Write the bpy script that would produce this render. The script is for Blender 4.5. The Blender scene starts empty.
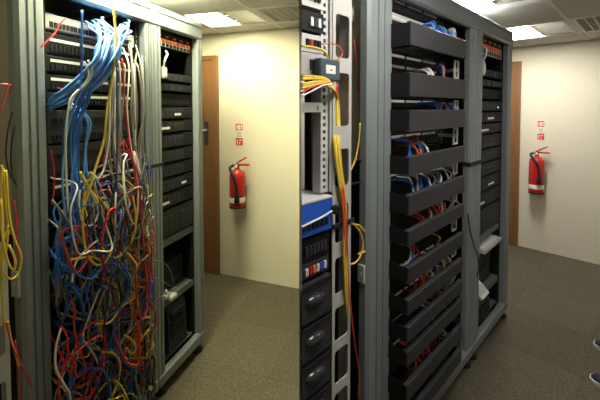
import bpy, bmesh, math, random
from mathutils import Vector
random.seed(7)
SC = bpy.context.scene
COL = SC.collection
PI = math.pi

# ---------------------------------------------------------------- camera, world, exposure
CAM_Z, FPX, PITCH, HORIZON = 1.566, 361.0, math.radians(2.0), 108.0
PPV = HORIZON + FPX * math.tan(PITCH)
cd = bpy.data.cameras.new('camera')
cd.sensor_width = 36.0
cd.lens = FPX / 600.0 * 36.0
cd.shift_y = -(200.0 - PPV) / 600.0
cd.clip_start = 0.02
cam = bpy.data.objects.new('camera', cd)
COL.objects.link(cam)
cam.location = (0, 0, CAM_Z)
cam.rotation_euler = (PI / 2 - PITCH, 0, 0)
SC.camera = cam
SC.view_settings.view_transform = 'Standard'
SC.view_settings.look = 'None'
SC.view_settings.gamma = 1.0
SC.view_settings.use_curve_mapping = False
SC.view_settings.exposure = 0.0
world = bpy.data.worlds.new('world')
SC.world = world
world.use_nodes = True
world.node_tree.nodes['Background'].inputs[0].default_value = (0.6, 0.62, 0.65, 1)
world.node_tree.nodes['Background'].inputs[1].default_value = 0.15
LIGHT_RIGHT = dict(color=(1.0, 0.955, 0.87), strength=53.0)
LIGHT_LEFT = dict(color=(1.0, 0.95, 0.60), strength=60.0)
CEIL = 2.25


# ---------------------------------------------------------------- frames
class Frame:
    """room frame: s runs along (dx,dy), p runs away from the viewer, z up"""
    def __init__(self, dx, dy):
        n = math.hypot(dx, dy)
        self.dx, self.dy = dx / n, dy / n
        self.ang = math.atan2(dy, dx)

    def W(self, s, p, z=0.0):
        return Vector((s * self.dx - p * self.dy, s * self.dy + p * self.dx, z))

    def inv(self, x, y):
        return (x * self.dx + y * self.dy, -x * self.dy + y * self.dx)


R = Frame(.701, .713)      # racks of the tidy room
L = Frame(.2915, .9566)    # racks of the untidy room
RW = Frame(.714, -.70)     # far wall of the tidy room
LW = Frame(.933, -.36)     # far wall of the untidy room
RWP, LWP = 4.635, 2.8645


def ray(u, v):
    a, b = (u - 300.0) / FPX, (PPV - v) / FPX
    return Vector((a, math.cos(PITCH) + b * math.sin(PITCH), -math.sin(PITCH) + b * math.cos(PITCH)))


def at(fr, u, v, p):
    """(s, p, z) where the sight line through a photo point meets depth p of a frame"""
    D = ray(u, v)
    k = p / (-D.x * fr.dy + D.y * fr.dx)
    return (k * (D.x * fr.dx + D.y * fr.dy), p, CAM_Z + k * D.z)


def at_z(fr, u, v, z):
    D = ray(u, v)
    k = (z - CAM_Z) / D.z
    s, p = fr.inv(D.x * k, D.y * k)
    return (s, p, z)


# ---------------------------------------------------------------- materials
MATS = {}


def mat(name, col, rough=.6, metal=0.0, var=.08, scale=40.0, bump=0.0, emit=None, spec=.4):
    if name in MATS:
        return MATS[name]
    m = bpy.data.materials.new(name)
    m.use_nodes = True
    nt = m.node_tree
    b = nt.nodes['Principled BSDF']
    b.inputs['Roughness'].default_value = rough
    b.inputs['Metallic'].default_value = metal
    b.inputs['Specular IOR Level'].default_value = spec
    tc = nt.nodes.new('ShaderNodeTexCoord')
    nz = nt.nodes.new('ShaderNodeTexNoise')
    nz.inputs['Scale'].default_value = scale
    nz.inputs['Detail'].default_value = 3
    nt.links.new(tc.outputs['Object'], nz.inputs['Vector'])
    mx = nt.nodes.new('ShaderNodeMix')
    mx.data_type = 'RGBA'
    mx.inputs[6].default_value = tuple(max(0, c * (1 - var)) for c in col) + (1,)
    mx.inputs[7].default_value = tuple(min(1, c * (1 + var)) for c in col) + (1,)
    nt.links.new(nz.outputs['Fac'], mx.inputs[0])
    nt.links.new(mx.outputs[2], b.inputs['Base Color'])
    if bump:
        bp = nt.nodes.new('ShaderNodeBump')
        bp.inputs['Strength'].default_value = bump
        bp.inputs['Distance'].default_value = .004
        nt.links.new(nz.outputs['Fac'], bp.inputs['Height'])
        nt.links.new(bp.outputs['Normal'], b.inputs['Normal'])
    if emit:
        b.inputs['Emission Color'].default_value = tuple(emit[0]) + (1,)
        b.inputs['Emission Strength'].default_value = emit[1]
    MATS[name] = m
    return m


def carpet_mat(name, c1, c2):
    m = mat(name, c1, .95, 0, .25, 260, .6, spec=.1)
    nt = m.node_tree
    b = nt.nodes['Principled BSDF']
    src = b.inputs['Base Color'].links[0].from_socket
    tc = [n for n in nt.nodes if n.type == 'TEX_COORD'][0]
    nz = nt.nodes.new('ShaderNodeTexNoise')
    nz.inputs['Scale'].default_value = 120
    nz.inputs['Detail'].default_value = 6
    nt.links.new(tc.outputs['Object'], nz.inputs['Vector'])
    rp = nt.nodes.new('ShaderNodeValToRGB')
    rp.color_ramp.elements[0].position = .42
    rp.color_ramp.elements[1].position = .6
    nt.links.new(nz.outputs['Fac'], rp.inputs['Fac'])
    mx = nt.nodes.new('ShaderNodeMix')
    mx.data_type = 'RGBA'
    nt.links.new(rp.outputs['Color'], mx.inputs[0])
    nt.links.new(src, mx.inputs[6])
    mx.inputs[7].default_value = c2 + (1,)
    nt.links.new(mx.outputs[2], b.inputs['Base Color'])
    return m


def wood_mat(name, c1, c2):
    m = mat(name, c1, .5, 0, .1, 30)
    nt = m.node_tree
    b = nt.nodes['Principled BSDF']
    tc = [n for n in nt.nodes if n.type == 'TEX_COORD'][0]
    mp = nt.nodes.new('ShaderNodeMapping')
    mp.inputs['Scale'].default_value = (14, 14, .8)
    nt.links.new(tc.outputs['Object'], mp.inputs['Vector'])
    wv = nt.nodes.new('ShaderNodeTexNoise')
    wv.inputs['Scale'].default_value = 3
    wv.inputs['Detail'].default_value = 5
    nt.links.new(mp.outputs['Vector'], wv.inputs['Vector'])
    mx = nt.nodes.new('ShaderNodeMix')
    mx.data_type = 'RGBA'
    mx.inputs[6].default_value = c1 + (1,)
    mx.inputs[7].default_value = c2 + (1,)
    nt.links.new(wv.outputs['Fac'], mx.inputs[0])
    nt.links.new(mx.outputs[2], b.inputs['Base Color'])
    return m


M_WALL = mat('cream_wall_paint', (.70, .66, .53), .8, 0, .03, 25, .1)
M_WALL2 = mat('dull_brown_wall_paint', (.16, .145, .115), .85, 0, .04, 25)  # unseen walls, colour darkened to cut the light they bounce
M_PART = mat('partition_paint', (.11, .105, .09), .8, 0, .03, 25)  # kept dark so the partition bounces little light
M_CEILBASE = mat('ceiling_void', (.25, .24, .22), .9)
M_TILE = mat('ceiling_tile', (.52, .50, .46), .9, 0, .12, 300, .3)
M_GRID = mat('ceiling_grid', (.62, .60, .56), .6)
M_CARPET = [carpet_mat('carpet_a', (.088, .077, .053), (.146, .130, .094)),
            carpet_mat('carpet_b', (.085, .074, .051), (.141, .125, .091)),
            carpet_mat('carpet_c', (.092, .081, .056), (.152, .136, .099))]
M_UNDER = mat('floor_backing', (.05, .045, .035), .95)
M_DOOR = wood_mat('door_wood', (.17, .078, .030), (.26, .125, .05))
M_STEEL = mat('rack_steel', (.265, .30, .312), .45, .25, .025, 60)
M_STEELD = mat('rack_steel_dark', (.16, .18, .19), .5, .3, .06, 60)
M_SIDE = mat('beige_side_panel', (.50, .46, .36), .7, 0, .05, 30)  # pale plates standing for the lit wall behind the racks
M_ZINC = mat('zinc', (.62, .63, .62), .4, .4, .05, 50)
M_PLATE = mat('pale_plate', (.50, .50, .48), .5, .1, .05, 40)
M_COVER = mat('charcoal_cover', (.034, .034, .040), .5, 0, .15, 90)
M_BLACK = mat('black_metal', (.011, .011, .012), .6, 0, .2, 60, spec=.2)
M_BLACKG = mat('black_plastic', (.017, .0175, .019), .55, 0, .2, 60, spec=.2)
M_DARK = mat('dark_grey_metal', (.032, .034, .037), .55, 0, .15, 60, spec=.25)
M_BEZEL = mat('server_bezel', (.035, .037, .045), .38, 0, .2, 90)
M_WHITE = mat('white_label', (.78, .78, .74), .5, 0, .03)
M_LGREY = mat('light_grey_plastic', (.55, .56, .55), .5, 0, .04)
M_TEAL = mat('teal_grey_metal', (.06, .09, .11), .5, .1, .1)
M_BLUEBOX = mat('bright_blue_metal', (.02, .10, .55), .4, 0, .08)
M_RED = mat('extinguisher_red', (.50, .022, .018), .3, 0, .06)
M_SIGNRED = mat('sign_red', (.60, .05, .03), .5, 0, .04)
M_SIGNWHITE = mat('sign_white', (.80, .80, .72), .5, 0, .03)
M_RUBBER = mat('black_rubber', (.012, .012, .014), .6, 0, .2)
M_TOGGLE = mat('orange_toggle', (.75, .16, .06), .45, 0, .08)
M_LEDB = mat('blue_led', (.05, .2, .9), .4, emit=((.1, .4, 1.0), 2.5))
M_LEDG = mat('green_led', (.1, .6, .1), .4, emit=((.4, 1.0, .2), 1.5))
M_REFL = mat('lamp_reflector', (.55, .52, .45), .25, .7, .05)
CAB = {'blue': mat('cable_blue', (.028, .15, .56), .45), 'pale blue': mat('cable_pale_blue', (.13, .34, .80), .45),
       'yellow': mat('cable_yellow', (.74, .54, .06), .45), 'red': mat('cable_red', (.60, .035, .04), .45),
       'orange': mat('cable_orange', (.72, .13, .04), .45), 'grey': mat('cable_grey', (.24, .235, .21), .5),
       'white': mat('cable_white', (.74, .74, .70), .5), 'black': mat('cable_black', (.015, .015, .017), .5),
       'navy': mat('cable_navy', (.03, .06, .22), .5)}


# ---------------------------------------------------------------- mesh collector
def catmull(pts, k=6):
    P = [Vector(p) for p in pts]
    if len(P) < 3:
        return P
    P = [P[0] * 2 - P[1]] + P + [P[-1] * 2 - P[-2]]
    out = []
    for i in range(1, len(P) - 2):
        a, b, c, d = P[i - 1:i + 3]
        for j in range(k):
            t = j / k
            out.append(.5 * (2 * b + (c - a) * t + (2 * a - 5 * b + 4 * c - d) * t * t + (3 * b - a - 3 * c + d) * t ** 3))
    out.append(P[-2])
    return out


class MB:
    def __init__(self):
        self.v, self.f, self.sm = [], [], []

    def add(self, vs, fs, smooth=False):
        o = len(self.v)
        self.v += [Vector(x) for x in vs]
        for f in fs:
            self.f.append([i + o for i in f])
            self.sm.append(smooth)
        return self

    def box(self, a0, a1, b0, b1, c0, c1):
        vs = [(x, y, z) for z in (c0, c1) for y in (b0, b1) for x in (a0, a1)]
        return self.add(vs, [(0, 1, 3, 2), (4, 5, 7, 6), (0, 1, 5, 4), (2, 3, 7, 6), (0, 2, 6, 4), (1, 3, 7, 5)])

    def cbox(self, a0, a1, b0, b1, c0, c1, c=.004):
        h = Vector((a1 - a0, b1 - b0, c1 - c0)) / 2
        m = Vector((a0 + a1, b0 + b1, c0 + c1)) / 2
        c = min(c, .45 * min(h))
        vs, ix = [], {}
        for sx in (-1, 1):
            for sy in (-1, 1):
                for sz in (-1, 1):
                    for ax in range(3):
                        d = [h[k] - (0 if k == ax else c) for k in range(3)]
                        ix[(ax, sx, sy, sz)] = len(vs)
                        vs.append(m + Vector((sx * d[0], sy * d[1], sz * d[2])))
        fs = []
        o = [(-1, -1), (1, -1), (1, 1), (-1, 1)]
        for g in (-1, 1):
            fs.append([ix[(0, g, a, b)] for a, b in o])
            fs.append([ix[(1, a, g, b)] for a, b in o])
            fs.append([ix[(2, a, b, g)] for a, b in o])
            for k in (-1, 1):
                fs.append([ix[(0, g, k, -1)], ix[(0, g, k, 1)], ix[(1, g, k, 1)], ix[(1, g, k, -1)]])
                fs.append([ix[(0, g, -1, k)], ix[(0, g, 1, k)], ix[(2, g, 1, k)], ix[(2, g, -1, k)]])
                fs.append([ix[(1, -1, g, k)], ix[(1, 1, g, k)], ix[(2, 1, g, k)], ix[(2, -1, g, k)]])
                for w in (-1, 1):
                    fs.append([ix[(0, g, k, w)], ix[(1, g, k, w)], ix[(2, g, k, w)]])
        return self.add(vs, fs)

    def prism(self, poly, lo, hi, axis=2):
        """polygon in the other two coordinates, extruded along axis"""
        n = len(poly)

        def put(a, b, h):
            return (h, a, b) if axis == 0 else ((a, h, b) if axis == 1 else (a, b, h))
        vs = [put(a, b, lo) for a, b in poly] + [put(a, b, hi) for a, b in poly]
        fs = [list(range(n)), list(range(n, 2 * n))] + [[i, (i + 1) % n, (i + 1) % n + n, i + n] for i in range(n)]
        return self.add(vs, fs)

    def tube(self, pts, r, n=6, k=6, smooth=True, cap=True):
        P = catmull(pts, k)
        up = Vector((0, 0, 1))
        rings, prev = [], None
        for i, p in enumerate(P):
            t = (P[min(i + 1, len(P) - 1)] - P[max(i - 1, 0)])
            t = t.normalized() if t.length > 1e-9 else Vector((0, 0, 1))
            if prev is None:
                a = t.cross(up if abs(t.z) < .9 else Vector((1, 0, 0))).normalized()
            else:
                a = (prev - t * prev.dot(t))
                a = a.normalized() if a.length > 1e-6 else t.cross(up).normalized()
            prev = a
            b = t.cross(a)
            rr = r[i * (len(r) - 1) // max(1, len(P) - 1)] if isinstance(r, (list, tuple)) else r
            rings.append([p + (a * math.cos(2 * PI * j / n) + b * math.sin(2 * PI * j / n)) * rr for j in range(n)])
        vs = [q for g in rings for q in g]
        fs = []
        for i in range(len(rings) - 1):
            for j in range(n):
                fs.append([i * n + j, i * n + (j + 1) % n, (i + 1) * n + (j + 1) % n, (i + 1) * n + j])
        self.add(vs, fs, smooth)
        if cap:
            self.add(rings[0], [list(range(n))])
            self.add(rings[-1], [list(range(n))])
        return self

    def lathe(self, c, prof, n=20, axis=2, smooth=True):
        vs, fs = [], []
        for r, h in prof:
            for j in range(n):
                a = 2 * PI * j / n
                x, y = r * math.cos(a), r * math.sin(a)
                q = (x, y, h) if axis == 2 else ((h, x, y) if axis == 0 else (x, h, y))
                vs.append(Vector(c) + Vector(q))
        m = len(prof)
        for i in range(m - 1):
            for j in range(n):
                fs.append([i * n + j, i * n + (j + 1) % n, (i + 1) * n + (j + 1) % n, (i + 1) * n + j])
        self.add(vs, fs, smooth)
        self.add(vs[:n], [list(range(n))])
        self.add(vs[-n:], [list(range(n))])
        return self

    def mesh(self, name, off=(0, 0, 0)):
        off = Vector(off)
        me = bpy.data.meshes.new(name)
        me.from_pydata([tuple(q - off) for q in self.v], [], self.f)
        me.polygons.foreach_set('use_smooth', self.sm)
        bm = bmesh.new()
        bm.from_mesh(me)
        bmesh.ops.remove_doubles(bm, verts=bm.verts, dist=1e-6)
        bmesh.ops.recalc_face_normals(bm, faces=bm.faces)
        bm.to_mesh(me)
        bm.free()
        return me


OFF = {}


def link(o, parent=None):
    COL.objects.link(o)
    if parent is not None:
        o.parent = parent
    return o


def tag(o, label=None, cat=None, group=None, kind=None):
    if label:
        o['label'] = label
    if cat:
        o['category'] = cat
    if group:
        o['group'] = group
    if kind:
        o['kind'] = kind
    return o


def root(name, fr, s, p, z, label, cat, group=None):
    o = link(bpy.data.objects.new(name, None))
    o.empty_display_size = .05
    o.location = fr.W(s, p, z)
    o.rotation_euler = (0, 0, fr.ang)
    OFF[o.name] = (s, p, z)
    return tag(o, label, cat, group)


def part(name, mb, m, parent, label=None, kind=None):
    o = bpy.data.objects.new(name, mb.mesh(name, OFF[parent.name]))
    o.data.materials.append(m)
    link(o, parent)
    OFF[o.name] = OFF[parent.name]
    return tag(o, label, None, None, kind)


def mark(o, kind='structure'):
    o['kind'] = kind
    return o


def solo(name, fr, mb, m, label=None, cat=None, group=None, kind=None):
    lo = [min(q[i] for q in mb.v) for i in range(3)]
    hi = [max(q[i] for q in mb.v) for i in range(3)]
    off = ((lo[0] + hi[0]) / 2, (lo[1] + hi[1]) / 2, lo[2])
    o = bpy.data.objects.new(name, mb.mesh(name, off))
    o.data.materials.append(m)
    link(o)
    o.location = fr.W(*off)
    o.rotation_euler = (0, 0, fr.ang)
    OFF[o.name] = off
    return tag(o, label, cat, group, kind)


# ---------------------------------------------------------------- room outlines (convex, world xy)
ID = Frame(1, 0)


def clip(poly, a, b, c):
    """keep a*x + b*y <= c"""
    out = []
    for i in range(len(poly)):
        P, Q = poly[i], poly[(i + 1) % len(poly)]
        dp, dq = a * P[0] + b * P[1] - c, a * Q[0] + b * Q[1] - c
        if dp <= 0:
            out.append(P)
        if (dp < 0 < dq) or (dq < 0 < dp):
            t = dp / (dp - dq)
            out.append((P[0] + t * (Q[0] - P[0]), P[1] + t * (Q[1] - P[1])))
    return out


def hp_p(fr, c, sign=1):     # p <= c (sign 1) or p >= c (sign -1)
    return (-fr.dy * sign, fr.dx * sign, c * sign)


def hp_s(fr, c, sign=1):
    return (fr.dx * sign, fr.dy * sign, c * sign)


PT = .0015
R_HALF = [('wall_far_tidy', hp_p(RW, RWP)), ('wall_back_tidy', hp_p(R, 2.1)), ('wall_right_tidy', hp_p(R, -1.0, -1)),
          ('wall_near_tidy', hp_s(R, -.9, -1)), ('', (-1, 0, -PT))]
L_HALF = [('wall_far_untidy', hp_p(LW, LWP)), ('wall_back_untidy', hp_p(L, 2.65)),
          ('wall_near_untidy', hp_s(L, -.9, -1)), ('', (1, 0, -PT))]


def clip_room(poly, halves, inset=0.0):
    for _, (a, b, c) in halves:
        poly = clip(poly, a, b, c - inset)
        if len(poly) < 3:
            return []
    return poly


BIG = [(-9, -9), (9, -9), (9, 9), (-9, 9)]


def shrink(poly, g):
    cx = sum(q[0] for q in poly) / len(poly)
    cy = sum(q[1] for q in poly) / len(poly)
    out = poly
    n = len(poly)
    for i in range(n):
        P, Q = poly[i], poly[(i + 1) % n]
        ex, ey = Q[0] - P[0], Q[1] - P[1]
        l = math.hypot(ex, ey)
        if l < 1e-6:
            continue
        a, b = ey / l, -ex / l
        if a * (cx - P[0]) + b * (cy - P[1]) > 0:
            a, b = -a, -b
        out = clip(out, a, b, a * P[0] + b * P[1] - g)
        if len(out) < 3:
            return []
    return out


def area(poly):
    return abs(sum(poly[i][0] * poly[(i + 1) % len(poly)][1] - poly[(i + 1) % len(poly)][0] * poly[i][1] for i in range(len(poly)))) / 2


def build_room(halves, fr, side):
    poly = clip_room(BIG, halves)
    # walls
    n = len(poly)
    for i in range(n):
        P, Q = poly[i], poly[(i + 1) % n]
        for name, (a, b, c) in halves:
            if name and abs(a * P[0] + b * P[1] - c) < 1e-5 and abs(a * Q[0] + b * Q[1] - c) < 1e-5:
                t = .09
                quad = clip([P, Q, (Q[0] + a * t, Q[1] + b * t), (P[0] + a * t, P[1] + b * t)], *halves[-1][1])
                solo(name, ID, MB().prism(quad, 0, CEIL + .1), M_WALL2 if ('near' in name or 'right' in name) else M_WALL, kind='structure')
    fl = solo('floor_' + side, ID, MB().prism(poly, -.06, -.006), M_UNDER, kind='structure')
    ce = solo('ceiling_' + side, ID, MB().prism(poly, CEIL + .12, CEIL + .16), M_CEILBASE, kind='structure')
    return poly, fl, ce


polyR, floorR, ceilR = build_room(R_HALF, R, 'tidy')
polyL, floorL, ceilL = build_room(L_HALF, L, 'untidy')


def tiles(fr, halves, parent, s0, ds, p0, dp, z0, z1, gap, name, mats, skip=()):
    """square pieces laid in the frame's grid, cut to the room outline; children of floor or ceiling"""
    rnd = random.Random(3)
    for i in range(-12, 12):
        for j in range(-12, 12):
            a, b = s0 + i * ds, p0 + j * dp
            quad = [tuple(fr.W(x, y)[:2]) for x, y in ((a, b), (a + ds, b), (a + ds, b + dp), (a, b + dp))]
            quad = clip_room(quad, halves, .001)
            if len(quad) < 3 or area(quad) < .004 or (i, j) in skip:
                continue
            quad = shrink(quad, gap)
            if len(quad) < 3:
                continue
            mb = MB()
            cx = sum(q[0] for q in quad) / len(quad)
            cy = sum(q[1] for q in quad) / len(quad)
            mb.prism(quad, z0, z1)
            part(name, mb, mats[rnd.randrange(len(mats))], parent)


# carpet
tiles(R, R_HALF, floorR, .02, .52, .765, .5, -.006, 0, .0008, 'carpet_tile', M_CARPET)
tiles(L, L_HALF, floorL, .10, .45, 1.271, .5, -.006, 0, .0006, 'carpet_tile', M_CARPET)
# suspended ceiling: tile pieces resting on a grid of bars
RS0, RDS, RP0, RDP = 4.134 - .69, .69, .50, .56
LS0, LDS, LP0, LDP = 2.74 - .45, .45, 1.06, .57
R_LIGHTS = [(0, 0), (-2, 0), (-4, -1), (-2, -2)]  # last two are unseen fill lights, added for the rack fronts
L_LIGHTS = [(0, 0), (-2, 0), (-3, 0), (-5, -1)]  # last one is an unseen fill light, added for the post faces
R_VENT, L_VENT = (0, -1), (0, -1)
tiles(R, R_HALF, ceilR, RS0, RDS, RP0, RDP, CEIL, CEIL + .015, .010, 'ceiling_tile', [M_TILE], R_LIGHTS + [R_VENT])
tiles(L, L_HALF, ceilL, LS0, LDS, LP0, LDP, CEIL, CEIL + .015, .008, 'ceiling_tile', [M_TILE], L_LIGHTS + [L_VENT])


def grid_bars(fr, halves, parent, s0, ds, p0, dp):
    w = .012
    for i in range(-12, 13):
        for quad in ([(s0 + i * ds - w, -9), (s0 + i * ds + w, -9), (s0 + i * ds + w, 9), (s0 + i * ds - w, 9)],
                     [(-9, p0 + i * dp - w), (9, p0 + i * dp - w), (9, p0 + i * dp + w), (-9, p0 + i * dp + w)]):
            q = clip_room([tuple(fr.W(x, y)[:2]) for x, y in quad], halves, .001)
            if len(q) >= 3 and area(q) > .002:
                part('grid_bar', MB().prism(q, CEIL - .004 if quad[0][1] == -9 else CEIL - .0045, CEIL - .0002), M_GRID, parent)


grid_bars(R, R_HALF, ceilR, RS0, RDS, RP0, RDP)
grid_bars(L, L_HALF, ceilL, LS0, LDS, LP0, LDP)
# thin partition added between the two rooms, also parts their light
solo('wall_partition', ID, MB().box(-PT, PT, .85, 9, 0, CEIL + .1) if False else MB().box(-PT, PT, .85, 3.07, 0, CEIL + .1), M_PART, kind='structure')
q = [v for v in polyR if abs(v[0] - PT) < 1e-5]
YR = max(v[1] for v in q)
solo('wall_partition_near', ID, MB().box(-PT, PT, -1.1, -.35, 0, CEIL + .1), M_PART, kind='structure')  # unseen piece added to limit light leaking between the rooms


# ---------------------------------------------------------------- ceiling lights and vents
def ceiling_light(fr, s0, ds, p0, dp, lamp, label, group, gain=1.0, full=False):
    r = root('ceiling_light', fr, s0 + ds / 2, p0 + dp / 2, CEIL, label, 'light', group)
    a0, a1, b0, b1 = s0 + .014, s0 + ds - .014, p0 + .014, p0 + dp - .014
    fw = .018
    f = MB()
    f.box(a0, a1, b0, b0 + fw, CEIL - .003, CEIL + .02).box(a0, a1, b1 - fw, b1, CEIL - .003, CEIL + .02)
    f.box(a0, a0 + fw, b0 + fw, b1 - fw, CEIL - .003, CEIL + .02).box(a1 - fw, a1, b0 + fw, b1 - fw, CEIL - .003, CEIL + .02)
    part('frame', f, M_GRID, r)
    mid = (b0 + b1) / 2
    # far half: glowing diffuser; near half: mirrored louvre
    name = 'lamp_diffuser_%s_%.1f' % ('r' if fr is R else 'l', gain)
    m = mat(name, (.9, .9, .88), .5, emit=(lamp['color'], lamp['strength'] * gain))
    if full:
        mid = b0 + fw
    part('diffuser', MB().cbox(a0 + fw, a1 - fw, mid, b1 - fw, CEIL + .002, CEIL + .012, .003), m, r)
    if full:
        return r
    t = MB().box(a0 + fw, a1 - fw, b0 + fw, mid - .002, CEIL + .075, CEIL + .08)
    t.box(a0 + fw, a1 - fw, mid - .006, mid - .002, CEIL + .004, CEIL + .075)
    part('reflector', t, M_REFL, r)
    nb = 5
    for i in range(nb):
        x = a0 + fw + (a1 - a0 - 2 * fw) * (i + .5) / nb
        part('louvre_blade', MB().prism([(x - .012, CEIL + .06), (x + .012, CEIL + .06), (x + .002, CEIL + .002), (x - .002, CEIL + .002)], b0 + fw, mid - .006, axis=1), M_REFL, r)
    return r


def vent(fr, s0, ds, p0, dp, label):
    r = root('ceiling_vent', fr, s0 + ds / 2, p0 + dp / 2, CEIL, label, 'vent')
    a0, a1, b0, b1 = s0 + .014, s0 + ds - .014, p0 + .014, p0 + dp - .014
    fw = .03
    f = MB()
    f.box(a0, a1, b0, b0 + fw, CEIL - .003, CEIL + .02).box(a0, a1, b1 - fw, b1, CEIL - .003, CEIL + .02)
    f.box(a0, a0 + fw, b0 + fw, b1 - fw, CEIL - .003, CEIL + .02).box(a1 - fw, a1, b0 + fw, b1 - fw, CEIL - .003, CEIL + .02)
    part('frame', f, M_GRID, r)
    part('backing', MB().box(a0 + fw, a1 - fw, b0 + fw, b1 - fw, CEIL + .03, CEIL + .034), M_DARK, r)
    n = 9
    for i in range(1, n):
        x = a0 + fw + (a1 - a0 - 2 * fw) * i / n
        part('slat', MB().box(x - .004, x + .004, b0 + fw, b1 - fw, CEIL, CEIL + .02), M_GRID, r)
        y = b0 + fw + (b1 - b0 - 2 * fw) * i / n
        part('slat', MB().box(a0 + fw, a1 - fw, y - .004, y + .004, CEIL + .0005, CEIL + .0195), M_GRID, r)


for k, (i, j) in enumerate(R_LIGHTS):
    ceiling_light(R, RS0 + i * RDS, RDS, RP0 + j * RDP, RDP, LIGHT_RIGHT,
                  ['recessed ceiling light nearest the cream wall, right-hand room', 'recessed ceiling light above the tidy rack front, cut by the top edge',
                   'recessed ceiling light over the near end of the tidy racks', 'recessed ceiling light over the person in the right-hand room'][k], 'recessed ceiling lights', [1.15, 1.5, .33, .15][k], k > 1)
for k, (i, j) in enumerate(L_LIGHTS):
    ceiling_light(L, LS0 + i * LDS, LDS, LP0 + j * LDP, LDP, LIGHT_LEFT,
                  ['recessed ceiling light nearest the cream wall, left-hand room', 'glaring ceiling light right above the untidy rack',
                   'glaring ceiling light over the near post of the untidy rack', 'recessed ceiling light near the viewer, left-hand room'][k], 'recessed ceiling lights', [.95, 1.9, 1.7, .05][k], k > 0)
vent(R, RS0, RDS, RP0 - RDP, RDP, 'square egg-crate air vent in the ceiling of the right-hand room')
vent(L, LS0, LDS, LP0 - LDP, LDP, 'square egg-crate air vent in the ceiling of the left-hand room')


# ---------------------------------------------------------------- door, extinguisher, sign on each far wall
def door(fr, wp, u_edge, v_mid, v_top, n, label, width=.78):
    s1 = at(fr, u_edge, v_mid, wp)[0]
    z1 = at(fr, u_edge - 6, v_top, wp)[2]
    r = root('door_%d' % n, fr, s1 - width / 2, wp, 0, label, None)
    mark(r)
    part('door_leaf', MB().cbox(s1 - width + .04, s1 - .04, wp - .03, wp - .002, .008, z1 - .04, .003), M_DOOR, r)
    part('door_frame', MB().box(s1 - .037, s1, wp - .04, wp - .001, 0, z1).box(s1 - width, s1 - width + .037, wp - .04, wp - .001, 0, z1)
         .box(s1 - width + .037, s1 - .037, wp - .04, wp - .001, z1 - .037, z1), M_DOOR, r)
    return r, s1, z1


def door_handle(r, s, wp, z):
    h = MB().cbox(s - .02, s + .02, wp - .038, wp - .03, z - .11, z + .11, .003)
    g = part('handle_plate', h, M_DARK, r)
    part('lever', MB().tube([(s, wp - .038, z + .03), (s, wp - .075, z + .03), (s - .03, wp - .085, z + .03), (s - .12, wp - .085, z + .028)], .009, 8), M_ZINC, g)


dl, s1, z1 = door(LW, LWP, 219.5, 165, 56, 1, 'brown wooden door beyond the untidy rack, dark handle plate')
hs = at(LW, 208.5, 133, LWP)
door_handle(dl, hs[0], LWP, hs[2])
dr, s1, z1 = door(RW, RWP, 520, 150, 62, 2, 'brown wooden door beyond the tidy rack')
door_handle(dr, s1 - .12, RWP, 1.25)


def extinguisher(fr, wp, uc, v_top, v_bot, label):
    s, _, zb = at(fr, uc, v_bot, wp - .09)
    zt = at(fr, uc, v_top, wp - .09)[2]
    h = zt - zb
    c = (s, wp - .09, zb)
    rad = .071
    r = root('fire_extinguisher', fr, s, wp - .09, zb, label, 'extinguisher', 'fire extinguishers')
    prof = [(rad * .93, 0), (rad, .012), (rad, h - .07), (rad * .96, h - .05), (rad * .8, h - .025), (rad * .5, h - .008), (.022, h), (.020, h + .02)]
    b = part('cylinder', MB().lathe(c, prof, 28), M_RED, r)
    part('base_ring', MB().lathe((c[0], c[1], zb - .004), [(rad * .97, 0), (rad * 1.02, .004), (rad * 1.02, .018), (rad * .99, .02)], 28), M_RUBBER, b)
    part('label_band', MB().lathe((c[0], c[1], zb + .05), [(rad + .0008, 0), (rad + .0012, .001), (rad + .0012, .045), (rad + .0008, .046)], 28), M_SIGNWHITE, b, 'white printed band')
    part('valve', MB().lathe((c[0], c[1], zt + .015), [(.017, 0), (.02, .006), (.02, .03), (.012, .036)], 16)
         .tube([(s, wp - .09, zt + .03), (s - .045, wp - .09, zt + .03)], .009, 8), M_BLACKG, r)
    y = wp - .09
    part('carry_handle', MB().prism([(s - .01, zt + .03), (s + .115, zt + .035), (s + .12, zt + .05), (s - .01, zt + .047)], y - .009, y + .009, axis=1), M_RED, r)
    part('squeeze_lever', MB().prism([(s - .012, zt + .052), (s + .02, zt + .075), (s + .09, zt + .112), (s + .10, zt + .104), (s + .03, zt + .062)], y - .008, y + .008, axis=1), M_RED, r)
    part('pressure_gauge', MB().lathe((s + .004, y - .022, zt + .03), [(.013, -.008), (.014, 0), (.012, .003)], 14, axis=1), M_SIGNWHITE, r)
    ho = part('hose', MB().tube([(s - .04, y, zt + .03), (s - .045, y - .05, zt + .01), (s + .01, y - .085, zt - .05),
                                 (s + .035, y - .080, zt - .13), (s + .04, y - .076, zt - .19)], .013, 10), M_RUBBER, r)
    part('nozzle', MB().lathe((s + .04, y - .076, zt - .28), [(.024, 0), (.022, .03), (.014, .09), (.012, .1)], 14), M_RUBBER, ho)
    part('wall_bracket', MB().cbox(s - .02, s + .02, wp - .02, wp - .001, zb + .1, zt - .02, .003)
         .tube([(s + rad + .002, wp - .02, zb + h * .6), (s + rad + .003, y, zb + h * .6)], .004, 6), M_ZINC, r)


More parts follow.
